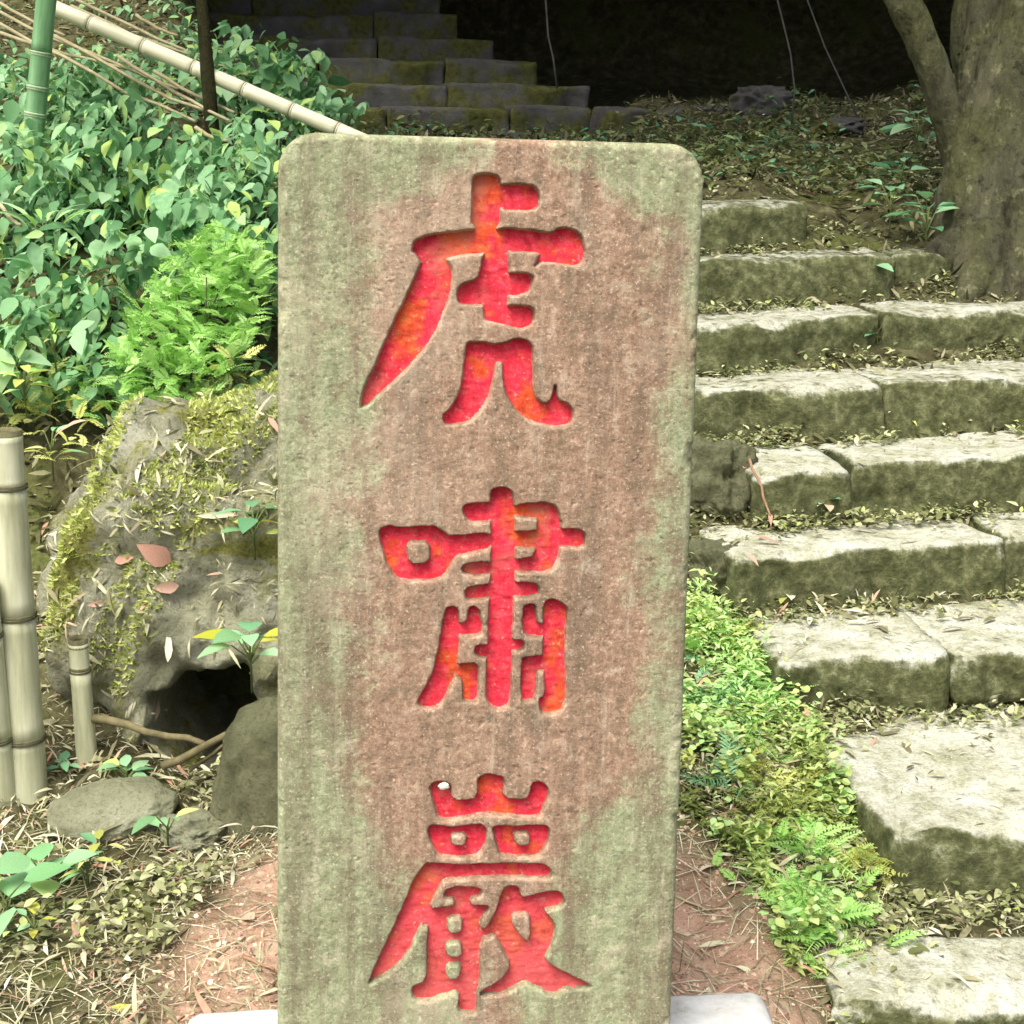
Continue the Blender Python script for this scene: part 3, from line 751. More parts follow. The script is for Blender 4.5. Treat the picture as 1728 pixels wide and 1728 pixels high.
# ------------------------------------------------------------------ the inscribed slab
SL_LOC = Vector((-0.0226, 2.0980, 1.4587))
SL_ROT = Matrix(((0.99392599, -0.1075975, 0.02310626), (0.10550933, 0.99136319, 0.07788976), (-0.03128743, -0.07497873, 0.99669418)))
GLYPHS = [[(1,[(-312,-564),(-273,-502),(-128,-464),(40,-490),(108,-564),(124,-1275),(-314,-1285)]),(1,[(54,-620),(389,-600),(536,-618),(621,-692),(647,-801),(627,-911),(556,-968),(61,-986)]),(1,[(-1127,-1478),(-1084,-1390),(-917,-1325),(-337,-1241),(123,-1220),(201,-1202),(836,-1259),(914,-1201),(1016,-1184),(1153,-1211),(1247,-1294),(1303,-1470),(1303,-1604),(1260,-1694),(1123,-1723),(848,-1691),(689,-1683),(566,-1757),(619,-1640),(674,-1546),(231,-1537),(-151,-1579),(-511,-1619),(-667,-1678),(-1002,-1740),(-1070,-1609),(-1138,-1567)]),(1,[(-980,-1673),(-645,-1622),(-552,-1819),(-539,-1930),(-570,-2153),(-656,-2401),(-810,-2740),(-987,-2991),(-1121,-3151),(-1390,-3426),(-1581,-3576),(-1682,-3714),(-1829,-3761),(-1840,-3681),(-1774,-3431),(-1662,-3203),(-1507,-2840),(-1375,-2547),(-1243,-2255),(-1089,-1919)]),(1,[(-153,-1479),(230,-1471),(249,-1826),(237,-2273),(231,-2532),(-110,-2515),(-121,-2235)]),(1,[(-502,-2130),(-477,-2040),(-403,-1983),(-212,-1924),(-171,-1745),(-146,-1612),(-83,-1610),(-70,-2290),(-387,-2295),(-473,-2263)]),(1,[(170,-1827),(488,-1817),(580,-1864),(583,-1975),(540,-2099),(405,-2147),(178,-2162)]),(1,[(180,-2285),(522,-2264),(604,-2334),(618,-2469),(576,-2583),(370,-2613),(141,-2567),(-111,-2504),(-114,-2347)]),(1,[(-366,-2846),(-310,-2795),(-82,-2797),(101,-2828),(305,-2757),(419,-2732),(534,-2765),(606,-2877),(625,-3173),(633,-3448),(695,-3609),(789,-3654),(869,-3618),(930,-3341),(996,-3606),(1090,-3628),(1185,-3708),(1213,-3858),(1181,-3963),(984,-4004),(728,-3978),(517,-3888),(304,-3705),(207,-3476),(167,-3225),(164,-3088),(96,-3112),(65,-3272),(2,-3570),(-109,-3778),(-244,-3929),(-472,-3989),(-633,-3995),(-675,-3899),(-669,-3841),(-568,-3748),(-479,-3598),(-435,-3483),(-393,-3255),(-374,-3027)])],[(1,[(-1560,-5541),(-1521,-5474),(-1400,-5440),(-1300,-5478),(-925,-5432),(-725,-5461),(-591,-5552),(-546,-5597),(78,-5522),(83,-5791),(-207,-5859),(-429,-5905),(-517,-6042),(-582,-6179),(-737,-6270),(-1227,-6273),(-1339,-6211),(-1428,-6063),(-1496,-5858),(-1546,-5677)]),(-1,[(-1155,-5699),(-822,-5699),(-830,-5995),(-1118,-6006)]),(1,[(18,-4997),(54,-4906),(176,-4872),(310,-4894),(379,-4973),(406,-5176),(425,-5494),(441,-6181),(424,-6877),(423,-7818),(406,-8103),(352,-8209),(226,-8244),(110,-8194),(39,-8075),(23,-7813),(31,-7108),(47,-6411),(64,-5951),(46,-5268)]),(1,[(-374,-5223),(-342,-5144),(-220,-5099),(91,-5091),(97,-5392),(-215,-5409),(-316,-5359)]),(1,[(360,-5131),(830,-5089),(966,-5129),(1047,-5220),(1089,-5493),(728,-5494),(736,-5380),(691,-5346),(365,-5335)]),(1,[(722,-5266),(1085,-5334),(1091,-5539),(1086,-5768),(1069,-5952),(994,-6102),(882,-6148),(723,-6159),(649,-5929),(714,-5791)]),(1,[(369,-5517),(729,-5505),(1089,-5482),(1315,-5482),(1430,-5527),(1460,-5608),(1449,-5745),(1325,-5787),(1075,-5780),(646,-5791),(465,-5779),(375,-5779)]),(1,[(379,-5951),(671,-5894),(899,-5952),(904,-6148),(384,-6158)]),(1,[(-371,-6065),(-316,-5996),(87,-5962),(91,-6181),(-200,-6207),(-336,-6157)]),(1,[(-313,-6410),(-265,-6329),(105,-6307),(110,-6527),(-104,-6554),(-273,-6553),(-307,-6502)]),(1,[(387,-6285),(636,-6274),(761,-6309),(793,-6391),(766,-6483),(619,-6529),(392,-6516)]),(1,[(-607,-6732),(-575,-6651),(-496,-6628),(-406,-6675),(-370,-6779),(-365,-7105),(-370,-7456),(-412,-7691),(-510,-7926),(-598,-8114),(-733,-8219),(-892,-8205),(-984,-8121),(-962,-8015),(-851,-7851),(-764,-7617),(-700,-7336),(-659,-7056)]),(1,[(-270,-6710),(-237,-6641),(-159,-6630),(-78,-6711),(-53,-6874),(-29,-6921),(-26,-7084),(-410,-7116),(-436,-6918),(-278,-6873)]),(1,[(-426,-7514),(-86,-7487),(-69,-7812),(-75,-8073),(-131,-8132),(-280,-8118),(-326,-8046),(-308,-7810),(-446,-7679)]),(1,[(-158,-7294),(-114,-7224),(90,-7202),(95,-7449),(-87,-7423),(-157,-7364)]),(1,[(845,-6646),(882,-6553),(983,-6512),(1098,-6566),(1228,-6683),(1211,-6882),(1214,-7352),(1233,-7827),(1237,-8113),(1172,-8280),(988,-8330),(848,-8276),(819,-8060),(899,-8013),(882,-7657),(858,-7349),(845,-6880)]),(1,[(543,-6645),(621,-6599),(735,-6611),(757,-6762),(777,-6903),(925,-6880),(932,-7138),(565,-7100),(537,-6878)]),(1,[(540,-7441),(619,-7406),(916,-7385),(924,-7657),(786,-7668),(786,-8084),(591,-8129),(555,-8057)]),(1,[(385,-7157),(521,-7135),(591,-7194),(582,-7300),(503,-7346),(389,-7357)])],[(1,[(-790,-9386),(-711,-9320),(-596,-9312),(-458,-9368),(-431,-9612),(-246,-9616),(-73,-9590),(-78,-9303),(-11,-9226),(139,-9214),(302,-9256),(346,-9335),(322,-9607),(660,-9629),(716,-9537),(746,-9379),(839,-9339),(981,-9420),(1027,-9568),(967,-9763),(912,-9909),(808,-9956),(480,-9912),(130,-9868),(-172,-9898),(-356,-9943),(-564,-9951),(-657,-9900),(-717,-9728),(-754,-9557)]),(1,[(-816,-10092),(-771,-9995),(-633,-10003),(-470,-10046),(-262,-10011),(-31,-9999),(63,-10051),(98,-10162),(84,-10359),(2,-10506),(-136,-10564),(-393,-10558),(-649,-10515),(-720,-10389),(-780,-10240)]),(-1,[(-445,-10174),(-225,-10179),(-234,-10339),(-431,-10335)]),(1,[(171,-10065),(272,-10014),(506,-10043),(810,-10030),(1022,-10060),(1061,-10209),(1008,-10406),(918,-10553),(801,-10580),(401,-10565),(283,-10525),(231,-10363),(186,-10214)]),(-1,[(498,-10171),(732,-10189),(737,-10363),(537,-10358)]),(1,[(-901,-10706),(-833,-10621),(-717,-10599),(-345,-10646),(28,-10631),(614,-10645),(945,-10666),(1077,-10757),(1111,-10858),(1046,-10932),(739,-10923),(268,-10886),(-201,-10898),(-550,-10914),(-641,-11111),(-731,-11358),(-890,-11680),(-958,-11854),(-1050,-12053),(-1188,-12251),(-1351,-12398),(-1514,-12494),(-1665,-12565),(-1677,-12514),(-1585,-12263),(-1424,-11889),(-1264,-11543),(-1128,-11197),(-1015,-10901)]),(1,[(-547,-11138),(-513,-11039),(-386,-10993),(-35,-11015),(49,-11092),(16,-11192),(-125,-11213),(-147,-11300),(-393,-11293),(-406,-11217),(-522,-11214)]),(1,[(-824,-11355),(-661,-11323),(-392,-11305),(-382,-11243),(-147,-11250),(-123,-11300),(112,-11307),(160,-11372),(46,-11557),(13,-11682),(190,-11688),(288,-11843),(29,-11885),(45,-12703),(-1,-12778),(4,-13088),(-42,-13138),(-233,-13118),(-306,-13051),(-298,-12768),(-546,-12836),(-734,-12906),(-994,-12870),(-1032,-12664),(-985,-12602),(-798,-12545),(-794,-11910),(-762,-11658),(-890,-11680)]),(-1,[(-471,-11529),(-260,-11523),(-268,-11749),(-468,-11743)]),(-1,[(-488,-11932),(-265,-11939),(-261,-12143),(-485,-12135)]),(-1,[(-483,-12301),(-259,-12295),(-303,-12498),(-468,-12518)]),(1,[(354,-11063),(411,-11015),(529,-11005),(613,-11058),(628,-11196),(746,-11187),(957,-11130),(1146,-11103),(1267,-11164),(1318,-11291),(1273,-11391),(1108,-11437),(1014,-11460),(1088,-11563),(1199,-11693),(1170,-11922),(1104,-12124),(1036,-12275),(1256,-12411),(1500,-12548),(1771,-12700),(1724,-12763),(1507,-12768),(1339,-12788),(1221,-12875),(1100,-12857),(954,-12761),(711,-12637),(593,-12723),(405,-12832),(47,-12845),(22,-12753),(234,-12633),(421,-12485),(488,-12308),(389,-12126),(290,-11919),(168,-11763),(26,-11733),(142,-11636),(244,-11437),(299,-11237)]),(-1,[(506,-11546),(564,-11497),(766,-11515),(783,-11706),(777,-11960),(644,-11854),(521,-11673)])]]
SLAB_H, SLAB_T = 1.455, 0.115
W_TOP, W_BOT = 0.592, 0.6122

def chaikin(P, n=2):
    P = np.asarray(P, float)
    for _ in range(n):
        Q = np.roll(P, -1, axis=0)
        P = np.stack([0.8 * P + 0.2 * Q, 0.2 * P + 0.8 * Q], 1).reshape(-1, 2)
    return P

def poly_sdf(pts, P):
    d = np.full(len(pts), 1e9); inside = np.zeros(len(pts), bool)
    Q = np.roll(P, -1, axis=0)
    for a, b in zip(P, Q):
        e = b - a
        w = pts - a
        t = np.clip((w @ e) / max(e @ e, 1e-12), 0, 1)
        d = np.minimum(d, ((w - t[:, None] * e) ** 2).sum(1))
        c = ((a[1] <= pts[:, 1]) != (b[1] <= pts[:, 1]))
        if abs(e[1]) > 1e-12:
            xi = a[0] + (pts[:, 1] - a[1]) / e[1] * e[0]
            inside ^= c & (pts[:, 0] < xi)
    return np.where(inside, -1, 1) * np.sqrt(d)

def build_slab():
    cell = 0.0016
    nx = int(round(W_TOP / cell)); nz = int(round(SLAB_H / cell))
    s = np.linspace(-0.5, 0.5, nx + 1); zz = np.linspace(0, -SLAB_H, nz + 1)
    S, Z = np.meshgrid(s, zz, indexing='xy')
    Wd = W_TOP + (W_BOT - W_TOP) * (-Z / SLAB_H)
    X = S * Wd
    pts = np.stack([X.ravel(), Z.ravel()], 1)
    sd_all = np.full((len(pts), 3), 1.0)
    for g, polys in enumerate(GLYPHS):
        sdf = np.full(len(pts), 1.0)
        hole = np.full(len(pts), 1.0)
        for sign, P in polys:
            P = chaikin(np.array(P) / 10000.0, 1)
            lo, hi = P.min(0) - 0.02, P.max(0) + 0.02
            m = (pts[:, 0] > lo[0]) & (pts[:, 0] < hi[0]) & (pts[:, 1] > lo[1]) & (pts[:, 1] < hi[1])
            dd = poly_sdf(pts[m], P)
            if sign > 0:
                sdf[m] = np.minimum(sdf[m], dd)
            else:
                hole[m] = np.minimum(hole[m], dd)
        united = np.maximum(sdf, -hole)
        # outline of the united strokes, sampled densely; distance inside is measured to it
        rims = []
        for sign, P in polys:
            P = chaikin(np.array(P) / 10000.0, 1)
            Q = np.roll(P, -1, axis=0)
            smp = np.concatenate([a + (b - a) * np.arange(0, 1, 0.0006 / max(np.linalg.norm(b - a), 0.0006))[:, None] for a, b in zip(P, Q)])
            rims.append((sign, P, smp))
        pts_rim = []
        for i, (sign, P, smp) in enumerate(rims):
            ok = np.ones(len(smp), bool)
            for j, (s2, P2, _) in enumerate(rims):
                if j != i:
                    dj = poly_sdf(smp, P2)
                    if s2 > 0 and sign > 0:
                        ok &= dj > -1e-4
                    if s2 < 0 and sign > 0:
                        ok &= dj > 0
            pts_rim.append(smp[ok])
        pts_rim = np.concatenate(pts_rim)
        kd = KDTree(len(pts_rim))
        for i, q in enumerate(pts_rim):
            kd.insert((q[0], q[1], 0), i)
        kd.balance()
        for i in np.nonzero(united < 0)[0]:
            united[i] = -kd.find((pts[i, 0], pts[i, 1], 0))[2]
        sd_all[:, g] = united
    sd = sd_all.min(1)
    gid = sd_all.argmin(1)
    # ragged chisel edge, then pull the nearest grid points onto the outline
    p3 = np.stack([pts[:, 0], np.zeros(len(pts)), pts[:, 1]], 1)
    near = np.abs(sd) < 0.03
    nz_e = np.zeros(len(pts)); nz_e[near] = 0.0008 * fbm(p3[near] * 90, 2, 71)
    sd = sd + nz_e
    G = sd.reshape(Z.shape)
    gz, gx_ = np.gradient(G, -cell, cell)
    gr = np.stack([gx_.ravel(), gz.ravel()], 1)
    gl = np.maximum(np.linalg.norm(gr, axis=1), 0.3)[:, None]
    inner_pts = (np.abs(S.ravel()) < 0.48)
    for lev in (0.0010, -0.0020):
        snap = (np.abs(sd - lev) < cell * 0.5) & inner_pts
        pts[snap] -= (gr / gl ** 2 * (sd - lev)[:, None])[snap]
        sd = np.where(snap, lev, sd)
    # carve: rounded lip, steep wall, dished floor
    carve = 0.0145 * np.clip((0.0010 - sd) / 0.0030, 0, 1)
    lip = 0.0007 * np.exp(-np.abs(sd) / 0.0025) * (sd >= 0.001)
    yv = carve + lip
    rough = 0.0014 * fbm(p3 * 6, 3, 31) + 0.0005 * fbm(p3 * 80, 3, 33)
    pit = np.clip(fbm(p3 * 190, 2, 35) - 0.7, 0, 1) * 0.0028
    yv = yv + rough + pit * (sd > 0.001)
    yv = yv + np.where(sd < -0.002, 0.0007 * fbm(p3 * np.array([60, 60, 160]), 2, 37), 0)
    # rounded rim and rounded upper corners
    rc = 0.052
    hw = Wd.ravel() / 2
    qx = np.abs(pts[:, 0]) - (hw - rc); qz = pts[:, 1] + rc
    corner = (qx > 0) & (qz > 0)
    dist = np.where(corner, rc - np.hypot(qx, qz), np.minimum(hw - np.abs(pts[:, 0]), -pts[:, 1]))
    # grid points outside the rounded corner are pulled in onto the arc
    out = corner & (dist < 0)
    h = np.hypot(qx, qz)
    px_ = np.sign(pts[:, 0]) * (hw - rc + qx * np.where(out, rc / np.maximum(h, 1e-9), 1)); pz_ = np.where(out, -rc + qz * rc / np.maximum(h, 1e-9), pts[:, 1])
    pts[:, 0] = np.where(out, px_, pts[:, 0]); pts[:, 1] = pz_
    dist = np.maximum(dist, 0)
    rr = 0.012
    tq = np.clip((rr - dist) / rr, 0, 1)
    yv = yv + rr * (1 - np.sqrt(np.maximum(1 - tq ** 2, 0)))
    chips = np.clip(fbm(p3 * 30, 3, 51) - 0.35, 0, 1) * 0.010 * sstep(0.02, 0.0, dist)
    yv = yv + chips
    V = np.stack([pts[:, 0], yv, pts[:, 1]], 1)
    k = np.arange(len(V)).reshape(Z.shape)
    F = np.stack([k[:-1, :-1], k[1:, :-1], k[1:, 1:], k[:-1, 1:]], -1).reshape(-1, 4)
    area = np.linalg.norm(np.cross(V[F[:, 2]] - V[F[:, 0]], V[F[:, 3]] - V[F[:, 1]]), axis=1)
    keep = area > 1e-9
    F = F[keep]
    fc = sd[F].mean(1)
    isg = fc < -0.0020
    # sides, back and bottom: ring of the outline swept backwards
    ring = list(k[0, :]) + list(k[1:, -1]) + list(k[-1, -2::-1]) + list(k[-2:0, 0])
    ring = np.array(ring)[::4]
    R0 = V[ring]
    backs = []
    for yq, sc in ((None, 1.0), (0.03, 1.002), (0.06, 1.003), (SLAB_T - 0.012, 1.0), (SLAB_T, 0.985)):
        q = R0.copy()
        if yq is not None:
            q[:, 1] = yq
        q[:, 0] *= sc
        q = q + (0.0015 * fbm(q * 25, 3, 61))[:, None] * np.array([1, 0, 1]) * (0 if yq is None else 1)
        backs.append(q)
    nr = len(ring)
    SV = np.concatenate(backs + [np.array([[0, SLAB_T, -SLAB_H / 2]])])
    SF = []
    for a in range(len(backs) - 1):
        for b in range(nr):
            b2 = (b + 1) % nr
            SF.append((a * nr + b, a * nr + b2, (a + 1) * nr + b2, (a + 1) * nr + b))
    a = len(backs) - 1
    tris = [(a * nr + b, a * nr + (b + 1) % nr, len(SV) - 1) for b in range(nr)]
    return V, F[~isg], [F[isg & (gid[F[:, 0]] == g)] for g in range(3)], SV, SF + tris

def compact(V, F):
    u, inv = np.unique(F, return_inverse=True)
    return V[u], inv.reshape(F.shape)

slab_mat4 = Matrix.Translation(SL_LOC) @ SL_ROT.to_4x4()
stele = thing('stone_stele', 'tall upright stone slab carved with three red characters, standing in the centre', 'stele')
stele.matrix_world = slab_mat4
V, FS, FG, SV, SF = build_slab()
v, f = compact(V, FS)
add('slab_face', mesh_from('slab_face', v, f, M['stele']), stele)
add('slab_body', mesh_from('slab_body', SV, SF, M['stele']), stele)
for g in range(3):
    v, f = compact(V, FG[g])
    o = add('carved_character', mesh_from('carved_character', v, f, M['red']), stele)
    o['label'] = ['upper red carved character 虎', 'middle red carved character 嘯', 'lower red carved character 巖'][g]
fl = boulder_mesh('lichen_spot', (0.009, 0.003, 0.006), 3, M['white'], 3, 0.15)
add('lichen_spot', fl, stele, (-0.0575, 0.001, -0.939))['label'] = 'small white spot above the lower character'

# plinth under the slab
pl = thing('stele_base', 'pale grey stone plinth at the foot of the carved slab', 'plinth', (-0.05, 2.06, 0.04), (0, 0, 0.06))
v, f = rounded_block(0.985, 0.36, 0.16, 0.03, 3, 40, 16, 8, 0.004)
add('plinth_block', mesh_from('plinth_block', v + np.array([-0.495, -0.20, 0]), f, M['plinth']), pl)

# ------------------------------------------------------------------ leaf litter (nobody could count it)
SLIVER = sliver_template(0.13, 0.16)
SLIVER2 = sliver_template(0.22, 0.10)

def terrain_normals(x, y):
    e = 0.012
    dx = (terrain_z(x + e, y) - terrain_z(x - e, y)) / (2 * e); dy = (terrain_z(x, y + e) - terrain_z(x, y - e)) / (2 * e)
    return np.stack([-dx, -dy, np.ones_like(x)], 1)

def scatter_ground(n, xr, yr, dens=None):
    x = RNG.uniform(*xr, n); y = RNG.uniform(*yr, n)
    if dens is not None:
        k = RNG.random(n) < dens(x, y)
        x, y = x[k], y[k]
    return np.stack([x, y, terrain_z(x, y)], 1), terrain_normals(x, y)

def litter_dens(x, y):
    # thinner on the trodden earth round the plinth
    d = (x + 0.06) ** 2 + 1.2 * (y - 2.35) ** 2
    q = np.stack([x, y, 0 * x], 1)
    n = fbm(q * 3.5, 3, 77)
    base = np.where(d < 0.34, 0.10, 0.85)
    pit = (np.abs(x + 0.715) < 0.15) & (np.abs(y - 3.5) < 0.30)
    return np.clip(base + 0.5 * n, 0.04, 1) * (y < 9) * (~pit)

pos, nor = scatter_ground(34000, (-1.7, 1.9), (2.0, 3.6), litter_dens)
nor = nor + RNG.normal(size=nor.shape) * 0.42
rot = frame_batch(nor)
pos[:, 2] += RNG.uniform(0.001, 0.016, len(pos))
sz = np.clip(0.024 * np.exp(RNG.normal(size=len(pos)) * 0.55), 0.006, 0.095)
sz = np.stack([sz * RNG.uniform(0.5, 1.6, len(pos)), sz, sz], 1)
add('leaf_litter', bake(SLIVER, pos, rot, sz, 'leaf_litter', M['litter']), kind='stuff')['label'] = 'pale dry bamboo leaves strewn over the ground'
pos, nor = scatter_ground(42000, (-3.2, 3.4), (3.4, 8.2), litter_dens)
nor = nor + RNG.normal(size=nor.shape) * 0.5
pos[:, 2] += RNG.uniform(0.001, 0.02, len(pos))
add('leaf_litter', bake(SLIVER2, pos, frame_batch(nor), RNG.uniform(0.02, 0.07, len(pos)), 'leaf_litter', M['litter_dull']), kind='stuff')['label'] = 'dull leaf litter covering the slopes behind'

def scatter_mesh(me, n, loc, minz=0.2):
    me.calc_loop_triangles()
    v = np.zeros(len(me.vertices) * 3, np.float32); me.vertices.foreach_get('co', v); v = v.reshape(-1, 3)
    t = np.zeros(len(me.loop_triangles) * 3, np.int32); me.loop_triangles.foreach_get('vertices', t); t = t.reshape(-1, 3)
    a, b, c = v[t[:, 0]], v[t[:, 1]], v[t[:, 2]]
    cr = np.cross(b - a, c - a); ar = np.linalg.norm(cr, axis=1)
    nz = cr[:, 2] / np.maximum(ar, 1e-12)
    w = ar * (nz > minz)
    k = RNG.choice(len(t), n, p=w / w.sum())
    r1, r2 = RNG.random(n), RNG.random(n)
    fl = r1 + r2 > 1; r1[fl] = 1 - r1[fl]; r2[fl] = 1 - r2[fl]
    p = a[k] + (b - a)[k] * r1[:, None] + (c - a)[k] * r2[:, None]
    return p + np.array(loc), cr[k] / ar[k][:, None]

# crumbs and grit on the bare earth, fine stalks lying on it
pos, nor = scatter_ground(16000, (-0.95, 0.62), (2.0, 2.95), lambda x, y: 0.75 * ((x + 0.06) ** 2 + 1.2 * (y - 2.35) ** 2 < 0.5))
CRUMB = (np.array([(-.5, -.4, 0), (.5, -.45, 0), (.45, .5, 0), (-.5, .45, 0), (0.05, 0, .55)]), np.array([(0, 1, 4), (1, 2, 4), (2, 3, 4), (3, 0, 4)]))
M['grit'] = mat_leaf('earth_crumb', [(0.0, (0.20, 0.115, 0.075)), (0.5, (0.42, 0.27, 0.19)), (0.9, (0.60, 0.45, 0.34)), (1.0, (0.70, 0.66, 0.52))], 0.95, 0.0, False, 0.1)
cs = np.clip(0.0035 * np.exp(RNG.normal(size=len(pos)) * 0.6), 0.0015, 0.014)
add('soil_crumbs', bake(CRUMB, pos, frame_batch(nor + RNG.normal(size=nor.shape) * 0.3), cs, 'soil_crumbs', M['grit']), kind='stuff')['label'] = 'crumbs of reddish earth and grit round the plinth'
pos, nor = scatter_ground(5200, (-1.3, 0.75), (2.0, 3.0))
STALK = (np.array([(-.012, 0, .0), (.012, 0, .0), (.012, .5, .03), (-.012, .5, .03), (0, 1, 0)]), np.array([(0, 1, 2), (0, 2, 3), (3, 2, 4)]))
pos[:, 2] += 0.004
add('leaf_litter', bake(STALK, pos, frame_batch(nor + RNG.normal(size=nor.shape) * 0.15), RNG.uniform(0.03, 0.10, len(pos)), 'leaf_litter', M['litter']), kind='stuff')['label'] = 'fine dry stalks scattered over the earth'

p_, n_ = scatter_mesh(bmesh_main, 12000, BOULDER_LOC, 0.05)
in_hollow = lambda p: (np.abs(p[:, 0] + 0.715) < 0.13) & (p[:, 2] < 0.27)
k = (fbm(p_ * 3, 3, 5) > -0.15) & ~in_hollow(p_)
p_, n_ = p_[k], n_[k]
p_ = p_ + n_ * RNG.uniform(0.001, 0.008, len(p_))[:, None]
add('leaf_litter', bake(SLIVER, p_, frame_batch(n_ + RNG.normal(size=n_.shape) * 0.25), np.clip(0.022 * np.exp(RNG.normal(size=len(p_)) * 0.55), 0.006, 0.09), 'leaf_litter', M['litter'], RNG.random(len(p_)) * 0.93), kind='stuff')['label'] = 'bamboo leaves caught on the mossy boulder'

# moss tufts on the boulder: short upright blades
p_, n_ = scatter_mesh(bmesh_main, 90000, BOULDER_LOC, 0.05)
q_ = np.stack([p_[:, 0] * 4.6 - p_[:, 2] * 2.6, p_[:, 1] * 1.2, p_[:, 2] * 1.2], 1)
band = np.exp(-((p_[:, 0] + 0.755 + (0.66 - p_[:, 2]) * 0.42) / 0.075) ** 2) + np.exp(-((p_[:, 0] + 1.00 + (0.61 - p_[:, 2]) * 0.35) / 0.07) ** 2)
k = (fbm(q_ * 1.6, 4, 19) + 1.15 * band > 0.45) & ~in_hollow(p_) & (p_[:, 2] > 0.18)
p_, n_ = p_[k], n_[k]
MOSS_T = (np.array([(-0.25, 0, 0), (0.25, 0, 0), (0, 0.1, 1.0)]), np.array([(0, 1, 2)]))
M['moss'] = mat_leaf('moss_tuft', [(0.0, (0.32, 0.37, 0.09)), (0.5, (0.53, 0.60, 0.19)), (1.0, (0.70, 0.75, 0.30))], 0.8, 0.2, False, 0.1)
add('moss', bake(MOSS_T, p_, frame_batch(n_ + RNG.normal(size=n_.shape) * 0.35), RNG.uniform(0.008, 0.020, len(p_)), 'moss', M['moss']), kind='stuff')['label'] = 'yellow-green moss growing in bands on the boulder'

# bits of leaf lying on the treads, thickest towards the back
tp_ = []
for A, B, dep, h in STEPS:
    L = math.dist(A[:2], B[:2]); n = int(L * dep * 620)
    t_ = RNG.random(n); d_ = dep * RNG.random(n) ** 0.6
    dx, dy = (B[0] - A[0]) / L, (B[1] - A[1]) / L
    tp_.append(np.stack([A[0] + dx * L * t_ - dy * d_, A[1] + dy * L * t_ + dx * d_, A[2] + (B[2] - A[2]) * t_ + 0.006 + 0 * t_], 1))
tp_ = np.concatenate(tp_)
up_ = np.tile(np.array([0, 0, 1.0]), (len(tp_), 1)) + RNG.normal(size=(len(tp_), 3)) * 0.12
add('leaf_litter', bake(SLIVER2, tp_, frame_batch(up_), np.clip(0.016 * np.exp(RNG.normal(size=len(tp_)) * 0.6), 0.005, 0.06), 'leaf_litter', M['litter'], RNG.random(len(tp_)) * 0.85), kind='stuff')['label'] = 'bits of dry leaf lying on the stone treads'

# small weeds and seedlings at the foot of every riser
LEAF = leaf_template(0.5, 0.12, 0.25)
LEAF_N = leaf_template(0.30, 0.10, 0.3)
LEAF_R = leaf_template(0.8, 0.10, 0.2, 0.45)
wp = []
for A, B, dep, h in STEPS:
    L = math.dist(A, B)
    n = int(L * 330)
    t = RNG.random(n)
    jit = -np.abs(RNG.normal(size=n)) * 0.045 - 0.006
    dirx, diry = (B[0] - A[0]) / L, (B[1] - A[1]) / L
    x = A[0] + (B[0] - A[0]) * t - diry * jit * -1
    y = A[1] + (B[1] - A[1]) * t + dirx * jit
    keep = fbm(np.stack([x * 6, y * 6, 0 * x], 1), 3, 5) > -0.25
    z = np.maximum(terrain_z(x, y), A[2] - 0.148)
    wp.append(np.stack([x, y, z], 1)[keep])
wp = np.concatenate(wp)
x = RNG.uniform(0.30, 0.78, 3600); y = RNG.uniform(2.35, 4.4, 3600)
kw = x > 0.60 - 0.30 * sstep(2.55, 2.95, y); x, y = x[kw], y[kw]
w2 = np.stack([x, y, terrain_z(x, y)], 1)
wp = np.concatenate([wp, w2])
x = RNG.uniform(0.4, 2.0, 2600); y = RNG.uniform(4.6, 7.4, 2600)
w3 = np.stack([x, y, terrain_z(x, y)], 1)
wp = np.concatenate([wp, w3])
rep = np.repeat(wp, 3, axis=0) + RNG.normal(size=(len(wp) * 3, 3)) * np.array([0.008, 0.008, 0.004])
rep[:, 2] += np.abs(RNG.normal(size=len(rep))) * 0.014 + 0.003
rot = rot_batch(RNG.uniform(0, 6.28, len(rep)), RNG.uniform(-0.2, 0.9, len(rep)), RNG.normal(size=len(rep)) * 0.3)
add('small_weeds', bake(LEAF, rep, rot, np.clip(0.015 * np.exp(RNG.normal(size=len(rep)) * 0.4), 0.006, 0.034), 'small_weeds', M['weed']), kind='stuff')['label'] = 'tiny weeds growing along the foot of the steps'

# ------------------------------------------------------------------ leaf and frond pieces shared by the plants
def leaf_mesh(name, tpl, mat):
    tv, tf = tpl
    return mesh_from(name, tv, tf, mat)
LEAF_MESHES = {}
def get_leaf(kind, matkey):
    key = (kind, matkey)
    if key not in LEAF_MESHES:
        tpl = {'ovate': leaf_template(0.52, 0.14, 0.22), 'ovate2': leaf_template(0.62, 0.10, 0.35), 'narrow': leaf_template(0.24, 0.08, 0.4), 'round': LEAF_R, 'long': leaf_template(0.14, 0.06, 0.55)}[kind]
        LEAF_MESHES[key] = leaf_mesh('leaf', tpl, M[matkey])
    return LEAF_MESHES[key]

